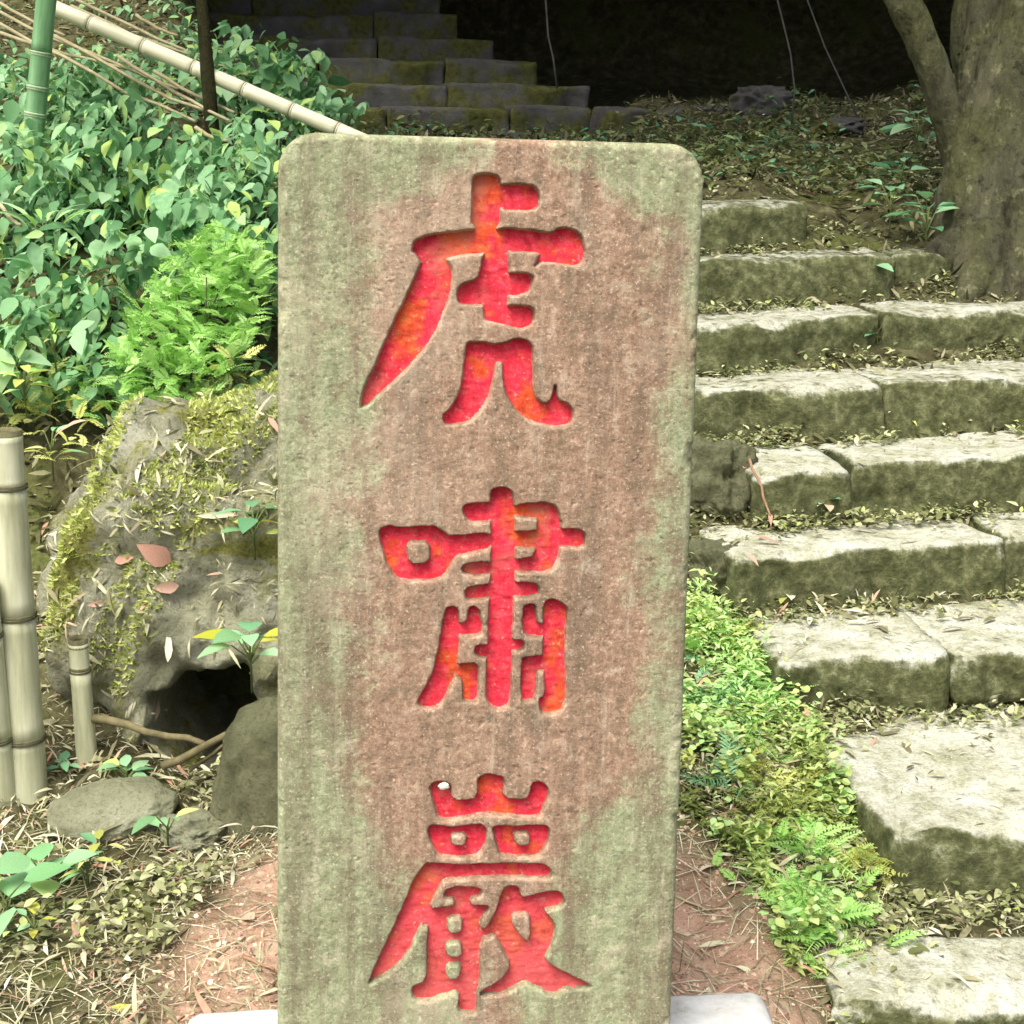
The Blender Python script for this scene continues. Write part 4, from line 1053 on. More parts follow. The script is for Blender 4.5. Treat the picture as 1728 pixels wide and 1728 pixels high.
def frond_mesh(seed, matkey, pairs=11, width=0.34, droop=0.35, lw=0.35):
    """feathery frond, unit length along +Y: rachis with paired, forward-swept leaflets"""
    rr = random.Random(seed)
    V, Fc = [], []
    n = 0
    for i in range(pairs):
        t = 0.12 + 0.86 * i / (pairs - 1)
        z = -droop * t * t
        ln = width * math.sin(min(1, 0.25 + t * 1.1) * math.pi * 0.5) * (1.05 - t) ** 0.6 * rr.uniform(0.8, 1.15)
        for s in (-1, 1):
            a = R(62 + rr.uniform(-9, 9)) * s
            dx, dy = math.sin(a), math.cos(a)
            wx, wy = -dy, dx
            w = ln * lw * 0.5
            zz = rr.uniform(-0.02, 0.05) * ln
            pts = [(0, 0, 0), (0.35, 1, 0.08), (0.35, -1, 0.08), (0.75, 0.7, 0.05), (0.75, -0.7, 0.05), (1, 0, -0.12)]
            for u_, w_, h_ in pts:
                V.append((dx * ln * u_ + wx * w * w_, t + dy * ln * u_ + wy * w * w_, z + zz + ln * h_))
            Fc += [(n, n + 2, n + 1), (n + 1, n + 2, n + 4), (n + 1, n + 4, n + 3), (n + 3, n + 4, n + 5)]
            n += 6
    for i in range(5):
        t0, t1 = i / 5, (i + 1) / 5
        q = 0.010
        V += [(-q, t0, -droop * t0 * t0 - 0.004), (q, t0, -droop * t0 * t0 - 0.004), (q, t1, -droop * t1 * t1 - 0.004), (-q, t1, -droop * t1 * t1 - 0.004)]
        Fc += [(n, n + 1, n + 2), (n, n + 2, n + 3)]
        n += 4
    return mesh_from('frond', np.array(V), np.array(Fc), M[matkey])

FROND = {}
def get_frond(matkey, style, k):
    key = (matkey, style, k)
    if key not in FROND:
        st_ = {'fern': dict(pairs=13, width=0.30, droop=0.40, lw=0.34), 'fine': dict(pairs=12, width=0.40, droop=0.30, lw=0.34), 'spiky': dict(pairs=9, width=0.55, droop=0.3, lw=0.13)}[style]
        FROND[key] = frond_mesh(k * 13 + len(style), matkey, **st_)
    return FROND[key]

def fern(loc, label, matkey, style, n, size, group=None, spread=0.05, name='fern', cat='fern', tilt=(0.15, 1.0), lean=(0, 0)):
    root = thing(name, label, cat, loc, (0, 0, 0), group)
    for i in range(n):
        yaw = i * 2.399 + random.uniform(-0.4, 0.4)
        pt = random.uniform(*tilt)
        s = size * random.uniform(0.6, 1.15)
        rx, ry = random.gauss(0, spread), random.gauss(0, spread)
        zoff = tz(loc[0] + rx, loc[1] + ry) - loc[2] if cat != 'bush' else 0
        add('frond', get_frond(matkey, style, i % 4), root, (rx, ry, max(min(zoff, 0.06), -0.06) + random.uniform(0, 0.25) * size), (pt + lean[0], random.gauss(0, 0.25), yaw), s)
    return root

# bright green bush on the shoulder of the boulder
bush_c = at(325, 560, 4.02)
root = thing('fern_bush', 'bright light green feathery bush above the mossy boulder', 'bush', bush_c)
zs = []
for i in range(950):
    an = random.uniform(0, 6.28); rq = random.random() ** 0.55
    px = 320 + 112 * rq * math.cos(an); py = 555 + 165 * rq * math.sin(an)
    px += (560 - py) * 0.38
    Y = 4.02 + random.uniform(-0.12, 0.14) - 0.0006 * (py - 560)
    q = at(px, py, Y) - bush_c
    yaw = random.uniform(0, 6.28)
    add('frond', get_frond('fern_bright', 'fine', i % 4), root, q, (random.uniform(0.1, 1.2), random.gauss(0, 0.4), yaw), random.uniform(0.04, 0.08))
sv = []
for i in range(16):
    b = Vector((random.gauss(0, 0.05), 0.06 + random.gauss(0, 0.03), -0.16)); e = Vector((random.gauss(0, 0.13), random.gauss(0, 0.05), random.gauss(0.05, 0.12)))
    sv.append(tube([b, (b + e) / 2 + Vector((0, 0, 0.03)), e], [0.005, 0.004, 0.002], 5))
v, f = merge(sv)
add('stems', mesh_from('stems', v, f, M['stem']), root)

# ------------------------------------------------------------------ leafy shrubs covering the bank on the left
SHRUBS = [  # pixel x, y of the shrub's middle, distance, half width, half height, label
    (60, 330, 4.75, 0.24, 0.20, 'broad-leaved green shrub at the far left edge below the living bamboo'),
    (235, 290, 4.85, 0.24, 0.20, 'broad-leaved green shrub under the fallen pale bamboo'),
    (400, 285, 4.75, 0.20, 0.17, 'broad-leaved green shrub just left of the slab top corner'),
    (310, 395, 4.35, 0.22, 0.15, 'broad-leaved green shrub directly above the bright feathery bush'),
    (130, 480, 4.30, 0.20, 0.15, 'broad-leaved green shrub left of the bright feathery bush'),
    (440, 130, 5.7, 0.26, 0.18, 'broad-leaved green shrub beside the dark steps, right of the thin trunk'),
    (530, 190, 5.4, 0.17, 0.09, 'low green shrub between the slab and the dark steps'),
    (30, 580, 4.05, 0.14, 0.12, 'small green shrub at the left edge above the cut bamboo'),
    (185, 600, 4.10, 0.11, 0.10, 'small dark green shrub hanging over the left end of the boulder'),
    (180, 150, 5.6, 0.24, 0.14, 'sparse green shrub behind the fallen bamboo at upper left'),
    (45, 180, 5.3, 0.20, 0.14, 'green shrub around the foot of the living bamboo'),
    (430, 400, 4.30, 0.10, 0.12, 'green shrub touching the left edge of the slab'),
]
for si, (px, py, Y, hw, hh, lab) in enumerate(SHRUBS):
    c = at(px, py, Y)
    base = Vector((c.x, c.y + 0.12, tz(c.x, c.y + 0.12)))
    root = thing('leafy_shrub', lab, 'shrub', base, group='shrubs on the left bank')
    n = int(470 * hw * hh / 0.04)
    off = RNG.normal(size=(n, 3))
    off /= np.linalg.norm(off, axis=1)[:, None]
    off *= (RNG.random(n) ** 0.45)[:, None]
    P = off * np.array([hw, 0.20, hh]) * 1.08 + np.array(c)
    P += 0.05 * np.stack([fbm(P * 5, 2, 81), fbm(P * 5, 2, 82), fbm(P * 5, 2, 83)], 1)
    P[:, 2] = np.maximum(P[:, 2], terrain_z(P[:, 0], P[:, 1]) + 0.02)
    yaw = RNG.uniform(0, 6.28, n)
    # leaf tips hang towards the light and the viewer
    yaw = np.where(RNG.random(n) < 0.6, math.pi + RNG.normal(size=n) * 0.9, yaw)
    pit = RNG.normal(size=n) * 0.35 - 0.45
    rol = RNG.normal(size=n) * 0.4
    sz = np.clip(0.055 * np.exp(RNG.normal(size=n) * 0.32), 0.022, 0.105)
    front = np.argsort(P[:, 1])
    single = front[:26]; rest = front[26:]
    tpl = LEAF if si % 2 == 0 else leaf_template(0.6, 0.12, 0.3)
    alt = RNG.random(len(rest)) < 0.35
    rest2, rest = rest[alt], rest[~alt]
    me2 = bake(LEAF_N if si % 3 else LEAF_R, P[rest2] - np.array(base), rot_batch(yaw[rest2], pit[rest2], rol[rest2]), sz[rest2] * (1.15 if si % 3 else 0.7), 'foliage', M['leaf'])
    add('foliage', me2, root, kind='stuff')
    me = bake(tpl, P[rest] - np.array(base), rot_batch(yaw[rest], pit[rest], rol[rest]), sz[rest], 'foliage', M['leaf'])
    add('foliage', me, root, kind='stuff')
    for j in single:
        add('leaf', get_leaf('ovate' if si % 2 == 0 else 'ovate2', 'leaf_o'), root, Vector(P[j]) - base, (pit[j], rol[j], yaw[j]), sz[j] * 1.1)
    sv = []
    for i in range(10):
        e = Vector(P[random.randrange(n)]) - base
        b = Vector((random.gauss(0, 0.05), random.gauss(0, 0.03), -0.02))
        sv.append(tube([b, b * 0.4 + e * 0.6 + Vector((0, 0.02, 0.04)), e], [0.006, 0.004, 0.002], 5))
    v, f = merge(sv)
    add('stems', mesh_from('stems', v, f, M['stem']), root)

# low leafy ground cover between the shrubs
x = RNG.uniform(-2.6, -0.45, 6000); y = RNG.uniform(4.0, 7.6, 6000)
keep = (fbm(np.stack([x * 2.2, y * 2.2, 0 * x], 1), 3, 55) > -0.25) & (x < -0.42 - 0.2 * (y - 3) + 0.12)
x, y = x[keep], y[keep]
P = np.stack([x, y, terrain_z(x, y) + np.abs(RNG.normal(size=len(x))) * 0.07 + 0.02], 1)
n = len(P)
add('bank_ground_cover', bake(LEAF, P, rot_batch(math.pi + RNG.normal(size=n) * 1.1, RNG.normal(size=n) * 0.35 - 0.3, RNG.normal(size=n) * 0.4), RNG.uniform(0.025, 0.07, n), 'bank_ground_cover', M['leaf']), kind='stuff')['label'] = 'low leafy plants covering the bank on the left'

# ------------------------------------------------------------------ single young plants
def seedling(loc, label, leaves, stem_h, size, matkey, kind='ovate', cat='plant', name='seedling', face=None, stem_mat='stem', group=None, lift=0.25):
    root = thing(name, label, cat, loc, group=group)
    sv = []
    for i in range(leaves):
        yaw = (i * 2.399 + random.uniform(-0.3, 0.3)) if face is None else face + (i - (leaves - 1) / 2) * (2.2 / max(leaves - 1, 1)) + random.uniform(-.2, .2)
        h = stem_h * random.uniform(0.45, 1.0)
        d = Vector((-math.sin(yaw), math.cos(yaw), 0))
        tip = d * size * random.uniform(0.2, 0.5) + Vector((0, 0, h))
        sv.append(tube([(0, 0, -0.02), Vector((0, 0, h * 0.6)), tip], [0.0028, 0.0022, 0.0014], 5))
        add('leaf', get_leaf(kind, matkey if not isinstance(matkey, (list, tuple)) else matkey[i % len(matkey)]), root, tip, (lift + random.uniform(-0.25, 0.25), random.gauss(0, 0.2), yaw), size * random.uniform(0.75, 1.15))
    v, f = merge(sv)
    add('stem', mesh_from('stem', v, f, M[stem_mat]), root)
    return root

def g(px, py, dz=0.0):
    q = on_ground(px, py)
    return Vector((q.x, q.y, q.z + dz))

seedling(g(75, 1520), 'seedling with big pale green leaves at the lower left edge', 6, 0.10, 0.085, ['leaf_pale', 'leaf_o', 'leaf_pale'], 'round', face=None)
seedling(g(15, 1560), 'half-hidden green seedling cut by the left border', 5, 0.09, 0.08, ['leaf_pale', 'leaf_o'], 'round')
seedling(g(285, 1440), 'upright seedling with two pale shiny leaves right of the flat stone', 5, 0.11, 0.065, ['leaf_pale', 'leaf_o', 'fern_yellow'], 'ovate')
seedling(g(215, 1330), 'low blue-green plant in the litter under the crossed sticks', 9, 0.06, 0.05, ['fern_teal', 'leaf_o'], 'ovate2')
seedling(g(110, 1310), 'tiny blue-green plant between the two cut bamboo stumps', 5, 0.05, 0.04, ['fern_teal'], 'ovate2')
seedling(g(150, 1500), 'narrow yellowish seedling left of the red earth', 7, 0.08, 0.045, ['fern_yellow', 'leaf_pale'], 'narrow')
seedling(g(170, 1460), 'dull seedling in front of the flat pale stone', 5, 0.06, 0.05, ['fern_yellow', 'fern_teal'], 'ovate')
seedling(g(60, 1590), 'small yellow-green sprout in the leaf litter at lower left', 6, 0.05, 0.035, ['leaf_yellow', 'leaf_pale'], 'ovate')
seedling(at(425, 1155, 3.02), 'glossy green plant with yellow-edged leaves close to the slab edge', 11, 0.13, 0.085, ['fern_teal', 'leaf_o', 'leaf_yellow', 'leaf_pale'], 'ovate2', name='young_plant')
seedling(at(430, 930, 3.20), 'dark green plant growing from the boulder beside the slab', 9, 0.10, 0.07, ['fern_teal', 'leaf_o', 'fern_teal', 'leaf_yellow'], 'ovate2', name='young_plant')
seedling(at(90, 800, 3.75), 'yellowish drooping plant in the dark gap left of the boulder', 9, 0.12, 0.07, ['fern_yellow', 'fern_yellow', 'leaf_pale'], 'narrow', name='young_plant')
seedling(at(45, 700, 3.85), 'yellow-green plant above the cut bamboo top', 14, 0.14, 0.06, ['fern_yellow', 'fern_bright'], 'ovate', name='young_plant')
seedling(at(95, 625, 4.0), 'light green sprig above the gap left of the boulder', 10, 0.12, 0.05, ['fern_bright', 'fern_yellow'], 'narrow', name='young_plant')
seedling(at(75, 400, 4.35), 'tuft of thin bright grass blades on the left bank', 12, 0.05, 0.13, ['fern_bright', 'leaf_o'], 'long', name='grass_tuft', cat='grass tuft', lift=0.8)
seedling(g(440, 1400), 'white dry tuft of blades at the foot of the smooth stone', 6, 0.02, 0.09, ['leaf_fallen'], 'long', name='grass_tuft', cat='grass tuft', lift=0.9)
# right-hand slope and steps
seedling(g(1560, 440), 'blue-green sapling at the foot of the tree', 12, 0.22, 0.10, ['fern_teal', 'leaf_o'], 'ovate', name='sapling')
seedling(g(1500, 400), 'blue-green sapling on the slope between top step and tree', 9, 0.18, 0.09, ['fern_teal', 'leaf_o'], 'ovate', name='sapling')
seedling(g(1545, 280), 'leafy sapling in the fork below the leaning stem', 12, 0.20, 0.11, ['fern_teal', 'leaf_o'], 'ovate2', name='sapling')
seedling(g(1520, 330), 'small sapling left of the tree base', 7, 0.14, 0.08, ['fern_teal'], 'ovate', name='sapling')
seedling(g(1300, 265), 'low green sprout in litter above the top step', 6, 0.08, 0.07, ['fern_teal', 'leaf_o'], 'ovate', name='seedling')
seedling(g(1165, 235), 'upright green sprout behind the right corner of the slab', 6, 0.12, 0.07, ['fern_teal', 'leaf_o'], 'ovate', name='seedling')
seedling(g(1465, 480), 'pale three-leaved seedling in front of the second highest step', 5, 0.10, 0.07, ['leaf_fallen', 'fern_teal', 'leaf_fallen'], 'ovate', name='seedling')
seedling(g(1480, 585), 'thin seedling on the joint of the third highest step', 4, 0.08, 0.05, ['leaf_fallen', 'fern_teal'], 'ovate', name='seedling')
seedling(g(1520, 715), 'pale narrow-leaved weed on the stone joint of the middle step', 12, 0.05, 0.07, ['weed_o', 'leaf_fallen', 'fern_yellow'] if 'weed_o' in M else ['fern_yellow', 'leaf_fallen'], 'narrow', name='weed')
seedling(g(1690, 705), 'bright green weed at the right border on the middle step', 10, 0.07, 0.07, ['fern_bright', 'leaf_pale'], 'ovate', name='weed')
seedling(g(1330, 1020), 'yellow-green broad-leaved weed below the left end of the fourth step', 7, 0.04, 0.05, ['leaf_fallen', 'fern_yellow'], 'ovate', name='weed')
seedling(g(1395, 860), 'leafy blue-green weed cluster between two lower steps', 14, 0.04, 0.045, ['fern_teal', 'leaf_fallen', 'fern_yellow'], 'ovate', name='weed')
seedling(g(1660, 1080), 'pale weed beside the joint of the third step', 8, 0.04, 0.05, ['fern_yellow', 'leaf_fallen'], 'ovate', name='weed')

# ferns and mossy plants between slab and steps
FERNS = [
    (1185, 1085, 'fern_bright', 'fine', 13, 0.080, 'bright green fern at the slab edge, highest of the right-hand clump'),
    (1255, 1105, 'fern_yellow', 'fine', 14, 0.075, 'yellow-green fern below the left end of the third step'),
    (1195, 1190, 'fern_teal', 'fern', 9, 0.085, 'blue-green fern against the right edge of the slab'),
    (1290, 1175, 'fern_bright', 'fine', 12, 0.065, 'light green fern in the middle of the right-hand clump'),
    (1310, 1130, 'fern_yellow', 'fine', 9, 0.065, 'small yellow fern tucked beside the third step'),
    (1270, 1260, 'fern_bright', 'fern', 9, 0.080, 'light green fern above the spiky blue-green tuft'),
    (1215, 1325, 'fern_teal', 'spiky', 5, 0.10, 'spiky blue-green fern tuft near the slab'),
    (1265, 1320, 'fern_yellow', 'fine', 12, 0.080, 'pale yellow plume just right of the spiky tuft'),
    (1330, 1270, 'fern_bright', 'fine', 8, 0.060, 'small green fern at the corner of the big landing stone'),
    (1345, 1350, 'fern_yellow', 'fine', 18, 0.075, 'yellow moss-like clump left of the landing stone'),
    (1420, 1385, 'fern_yellow', 'fine', 18, 0.075, 'yellow moss-like clump pressed against the landing stone'),
    (1300, 1410, 'fern_yellow', 'fine', 10, 0.070, 'sparse yellow fern beside the bare red earth'),
    (1365, 1440, 'fern_bright', 'fern', 16, 0.105, 'bright green spreading fern, largest of the right-hand clump'),
    (1455, 1460, 'fern_yellow', 'fine', 18, 0.075, 'yellow fern under the dark face of the landing stone'),
    (1340, 1530, 'fern_bright', 'fern', 14, 0.085, 'bright green fern near the lower stone step'),
    (1400, 1560, 'fern_bright', 'fine', 16, 0.085, 'bright leafy fern touching the lowest stone step'),
    (1440, 1540, 'fern_bright', 'fine', 10, 0.060, 'small bright fern between landing stone and lowest step'),
    (1385, 1620, 'fern_bright', 'fine', 7, 0.055, 'lowest small green fern at the corner of the bottom step'),
    (1290, 1480, 'fern_bright', 'fine', 6, 0.050, 'little green sprig on the edge of the red earth'),
    (1230, 1240, 'fern_bright', 'fine', 9, 0.060, 'green sprig below the blue-green fern by the slab'),
]
for px, py, mk, style, n, s, lab in FERNS:
    fern(g(px, py, 0.006), lab, mk, style, int(n * 2.3), s * 1.0, 'ferns between slab and steps', spread=0.036)

n = 30000
x = RNG.uniform(0.28, 0.80, n); y = RNG.uniform(2.35, 3.45, n)
left = 0.50 - 0.20 * sstep(2.50, 2.95, y)
right = np.interp(y, [2.3, 2.5, 2.6, 3.1, 3.15, 3.45], [0.56, 0.62, 0.73, 0.66, 0.60, 0.55])
nn = fbm(np.stack([x * 9, y * 9, 0 * x], 1), 3, 91)
k = (x > left) & (x < right) & (nn > -0.35)
x, y, nn = x[k], y[k], nn[k]
P = np.stack([x, y, terrain_z(x, y) + 0.004 + np.abs(RNG.normal(size=len(x))) * 0.034 * np.clip(0.5 + nn, 0.1, 1.6)], 1)
M['cover'] = mat_leaf('small_fern_leaf', [(0.0, (0.18, 0.22, 0.06)), (0.3, (0.45, 0.57, 0.18)), (0.55, (0.68, 0.78, 0.32)), (0.75, (0.44, 0.72, 0.25)), (1.0, (0.56, 0.82, 0.36))], 0.6, 0.35, False, 0.2)
hue = np.clip(0.5 + 0.55 * fbm(np.stack([x * 5, y * 5, 0 * x], 1), 2, 95) + RNG.normal(size=len(x)) * 0.16, 0, 1)
add('fern_ground_cover', bake(LEAF_N, P, rot_batch(RNG.uniform(0, 6.28, len(x)), RNG.uniform(-0.3, 0.8, len(x)), RNG.normal(size=len(x)) * 0.4), RNG.uniform(0.010, 0.032, len(x)), 'fern_ground_cover', M['cover'], hue), kind='stuff')['label'] = 'low yellow-green plants carpeting the strip between slab and steps'

n = 15000
x = RNG.uniform(-0.9, 2.6, n); y = RNG.uniform(4.1, 7.8, n)
k = (fbm(np.stack([x * 3, y * 3, 0 * x], 1), 3, 191) > 0.0) & ((y > 4.95 + 0.2 * (x - 0.8)) | (x < 0.2))
x, y = x[k], y[k]
P = np.stack([x, y, terrain_z(x, y) + 0.01 + np.abs(RNG.normal(size=len(x))) * 0.04], 1)
M['cover_back'] = mat_leaf('bank_weed_leaf', [(0.0, (0.06, 0.08, 0.02)), (0.5, (0.17, 0.20, 0.07)), (0.8, (0.30, 0.34, 0.14)), (0.86, (0.14, 0.34, 0.17)), (1.0, (0.22, 0.46, 0.26))], 0.6, 0.3, False, 0.2)
add('bank_weeds', bake(LEAF, P, rot_batch(RNG.uniform(0, 6.28, len(x)), RNG.uniform(-0.5, 0.6, len(x)), RNG.normal(size=len(x)) * 0.4), RNG.uniform(0.02, 0.055, len(x)), 'bank_weeds', M['cover_back']), kind='stuff')['label'] = 'olive weeds and moss covering the slope above the top step'

n = 9000
x = RNG.uniform(0.36, 0.76, n); y = RNG.uniform(2.40, 3.2, n)
left = 0.47 - 0.14 * sstep(2.50, 2.95, y)
right = np.interp(y, [2.3, 2.5, 2.6, 3.1, 3.2], [0.56, 0.62, 0.73, 0.66, 0.60])
nn = fbm(np.stack([x * 10, y * 10, 0 * x], 1), 3, 291)
k = (x > left) & (x < right) & (nn > 0.12)
x, y, nn = x[k], y[k], nn[k]
P = np.stack([x, y, terrain_z(x, y) + 0.012 + np.abs(RNG.normal(size=len(x))) * 0.05 * (0.4 + nn)], 1)
add('leafy_ground_cover', bake(LEAF_R, P, rot_batch(RNG.uniform(0, 6.28, len(x)), RNG.uniform(-0.4, 0.5, len(x)), RNG.normal(size=len(x)) * 0.35), RNG.uniform(0.010, 0.026, len(x)), 'leafy_ground_cover', M['cover'], np.clip(0.55 + 0.4 * RNG.normal(size=len(x)), 0, 1)), kind='stuff')['label'] = 'clumps of small round bright leaves beside the landing stone'
# weeds in the litter at lower left and over the edges of the boulder
n = 5000
x = RNG.uniform(-1.5, -0.45, n); y = RNG.uniform(2.35, 3.35, n)
k = (fbm(np.stack([x * 5, y * 5, 0 * x], 1), 3, 391) > 0.12) & (x < -0.62 + 0.2 * (y - 2.4))
x, y = x[k], y[k]
P = np.stack([x, y, terrain_z(x, y) + 0.01 + np.abs(RNG.normal(size=len(x))) * 0.022], 1)
add('small_weeds', bake(LEAF, P, rot_batch(RNG.uniform(0, 6.28, len(x)), RNG.uniform(-0.3, 0.7, len(x)), RNG.normal(size=len(x)) * 0.4), RNG.uniform(0.010, 0.032, len(x)), 'small_weeds', M['weed']), kind='stuff')['label'] = 'little weeds sprouting through the litter at lower left'
p_, n_ = scatter_mesh(bmesh_main, 4500, BOULDER_LOC, -0.1)
k = (fbm(p_ * 4.5, 3, 45) > 0.10) & ~in_hollow(p_)
p_, n_ = p_[k], n_[k]
p_ = p_ + n_ * RNG.uniform(0.002, 0.03, len(p_))[:, None]
add('small_weeds', bake(LEAF_N, p_, frame_batch(n_ + RNG.normal(size=n_.shape) * 0.6), RNG.uniform(0.012, 0.04, len(p_)), 'small_weeds', M['weed']), kind='stuff')['label'] = 'small pale weeds rooted on the mossy boulder'
for px, py, Y, mk, k, s_, lab in ((55, 690, 3.92, 'fern_yellow', 34, 0.075, 'yellow-green clump above the cut bamboo at the left border'), (125, 655, 4.0, 'fern_bright', 22, 0.06, 'light green clump left of the bright bush'), (245, 715, 3.72, 'fern_bright', 34, 0.065, 'bright green tuft hanging on the upper left of the boulder'), (150, 745, 3.66, 'fern_yellow', 16, 0.055, 'small yellowish tuft on the left shoulder of the boulder'), (395, 640, 3.85, 'fern_yellow', 20, 0.055, 'yellowish sprigs under the bright bush near the slab')):
    c = at(px, py, Y)
    r_ = thing('fern', lab, 'fern', c, group='ferns on the boulder')
    for i in range(k):
        add('frond', get_frond(mk, 'fine', i % 4), r_, (random.gauss(0, 0.05), random.gauss(0, 0.04), random.gauss(0, 0.035)), (random.uniform(0.0, 1.1), random.gauss(0, 0.3), i * 2.399), s_ * random.uniform(0.7, 1.2))

# ------------------------------------------------------------------ fallen leaves one can pick out, twigs and sticks
def fallen(p, label, size, matkey, kind='narrow', rot=None, name='fallen_leaf'):
    o = add(name, get_leaf(kind, matkey), None, p, rot or (random.uniform(-0.2, 0.2), random.uniform(-0.3, 0.3), random.uniform(0, 6.28)), size)
    return tag(o, label, 'leaf', 'fallen leaves')
def boulder_pt(px, py):
    bpy.context.view_layer.update()
    d = pixel_ray(px, py)
    ok, hit, nrm, _ = big_boulder.ray_cast(EYE - BOULDER_LOC, d.normalized())
    return (hit + BOULDER_LOC, nrm) if ok else (at(px, py, 3.4), Vector((0, -0.5, 0.8)))
for px, py, lab, s, mk, kind in (
        (285, 945, 'large crumpled rusty leaf on the front of the boulder', 0.085, 'leaf_rust', 'ovate2'),
        (300, 985, 'curled rusty leaf just below the large crumpled one', 0.06, 'leaf_rust', 'ovate'),
        (88, 885, 'small pinkish leaf near the left end of the boulder', 0.04, 'leaf_rust', 'ovate'),
        (198, 950, 'small pinkish leaf in the middle of the boulder', 0.045, 'leaf_rust', 'ovate'),
        (150, 1020, 'narrow reddish leaf low on the boulder', 0.06, 'leaf_rust', 'narrow'),
        (235, 820, 'pale bamboo leaf on the boulder between two moss bands', 0.09, 'leaf_fallen', 'long'),
        (335, 870, 'long pale bamboo leaf beside the right moss band', 0.11, 'leaf_fallen', 'long'),
        (455, 710, 'pink-brown leaf high on the boulder by the slab', 0.06, 'leaf_rust', 'narrow'),
        (150, 715, 'pale bamboo leaf near the upper left of the boulder', 0.09, 'leaf_fallen', 'long'),
        (240, 1040, 'broad pale leaf above the black hollow', 0.08, 'leaf_fallen', 'narrow')):
    q, nr = boulder_pt(px, py)
    fallen(q + nr * 0.012, lab, s, mk, kind, nr.to_track_quat('Z', 'Y').to_matrix().to_4x4().__matmul__(Matrix.Rotation(random.uniform(0, 6.28), 4, 'Z')).to_euler())
for px, py, lab, s, mk, kind in (
        (230, 1712, 'yellow-green leaf flat on the ground at the bottom left', 0.075, 'leaf_yellow', 'narrow'),
        (160, 1560, 'pale curled bamboo leaf amid the litter at lower left', 0.10, 'leaf_fallen', 'long'),
        (200, 1605, 'pale bamboo leaf below the curled one', 0.10, 'leaf_fallen', 'long'),
        (290, 1625, 'cream leaf at the border of litter and red earth', 0.07, 'leaf_fallen', 'narrow'),
        (430, 1560, 'cream leaf on red earth close to the slab', 0.05, 'leaf_fallen', 'ovate'),
        (390, 1480, 'short pale leaf on the upper red earth', 0.05, 'leaf_fallen', 'narrow'),
        (140, 1560, 'rusty leaf in the litter at lower left', 0.06, 'leaf_rust', 'ovate'),
        (260, 1500, 'rusty leaf between litter and flat stone', 0.05, 'leaf_rust', 'narrow'),
        (1180, 1480, 'long cream leaf on the red earth right of the slab', 0.10, 'leaf_fallen', 'narrow'),
        (1165, 1560, 'pale leaf lower on the right-hand red earth', 0.07, 'leaf_fallen', 'narrow'),
        (1260, 1500, 'pale stalky leaf pointing at the fern clump', 0.08, 'leaf_fallen', 'long'),
        (1240, 1640, 'cream leaf near the plinth on the right', 0.06, 'leaf_fallen', 'narrow'),
        (1520, 1530, 'pale thin leaf on the strip before the bottom step', 0.08, 'leaf_fallen', 'long'),
        (1245, 640, 'pale leaf beside the slab at the fifth step', 0.07, 'leaf_fallen', 'narrow'),
        (1350, 330, 'pinkish leaf above the top step', 0.06, 'leaf_rust', 'ovate')):
    fallen(g(px, py, 0.012), lab, s, mk, kind)
fallen(at(283, 1118, 3.16), 'single pale leaf standing upright before the black hollow', 0.075, 'leaf_fallen', 'narrow', (1.2, 0.2, 0.35))
for k, (px, py, s, z, lab) in enumerate(((1270, 905, 0.075, 0.447, 'rusty leaf on the left end of the fourth step'), (1260, 935, 0.05, 0.447, 'second rusty leaf at the front corner of the fourth step'), (1255, 790, 0.05, 0.597, 'reddish leaf at the left tip of the fifth step'), (1300, 868, 0.05, 0.47, 'reddish leaf between the fourth and fifth steps'),
                                    (1600, 1640, 0.05, 0.004, 'thin pale leaf on the bottom step'), (1440, 1255, 0.09, 0.153, 'thin curved stalk lying on the landing stone'))):
    d = pixel_ray(px, py)
    q = EYE + d * ((z + 0.02 - 1.5) / d.z)
    fallen(q, lab, s, 'leaf_rust' if k < 4 else 'leaf_fallen', 'narrow' if k < 4 else 'long', (0.05, 0.1, random.uniform(0, 6.28)))

def stick(p0, p1, r, label, mat, name='twig', cat='twig', sag=0.0, r1=None, group='sticks and twigs'):
    p0, p1 = Vector(p0), Vector(p1)
    L = p1 - p0
    pts = []
    for i in range(7):
        t = i / 6
        j = Vector((random.gauss(0, 1), random.gauss(0, 1), random.gauss(0, 1))) * L.length * (0.004 if name == 'dry_stalk' else 0.012) * (0 < i < 6)
        pts.append(L * t + j + Vector((0, 0, -sag * math.sin(math.pi * t))))
    rad = [r + ((r1 if r1 else r * 0.6) - r) * i / 6 for i in range(7)]
    v, f = tube(pts, rad, 8, int(abs(p0.x) * 1000), 0.08)
    return tag(add(name, mesh_from(name, v, f, mat), None, p0), label, cat, group)
def gs(px, py, dz=0.01):
    return g(px, py, dz)
stick(at(155, 1212, 3.12), at(345, 1255, 2.97), 0.011, 'old stick lying across in front of the black hollow', M['twig'], 'stick', 'stick')
stick(at(275, 1292, 2.98), at(470, 1200, 2.92), 0.010, 'stick slanting up over the smooth dark stone', M['twig'], 'stick', 'stick')
stick(at(320, 1300, 2.98), at(400, 1240, 3.02), 0.005, 'thin twig beside the slanting stick', M['twig'])
stick(gs(365, 1625), gs(415, 1590), 0.0032, 'short dark twig on the red earth left of the slab', M['twig'])
stick(gs(410, 1622), gs(463, 1645), 0.004, 'reddish twig pointing at the slab foot', M['twig_red'])
stick(gs(300, 1590), gs(350, 1545), 0.0025, 'fine twig on the upper red earth', M['twig'])
stick(gs(1200, 1545), gs(1260, 1500), 0.003, 'thin twig on the right-hand red earth', M['twig_red'])
stick(gs(1140, 1520), gs(1195, 1545), 0.003, 'pale stalk at the right foot of the slab', M['straw'])
stick(gs(60, 1640), gs(120, 1610), 0.003, 'dark twig in the litter at the lower left', M['twig'])
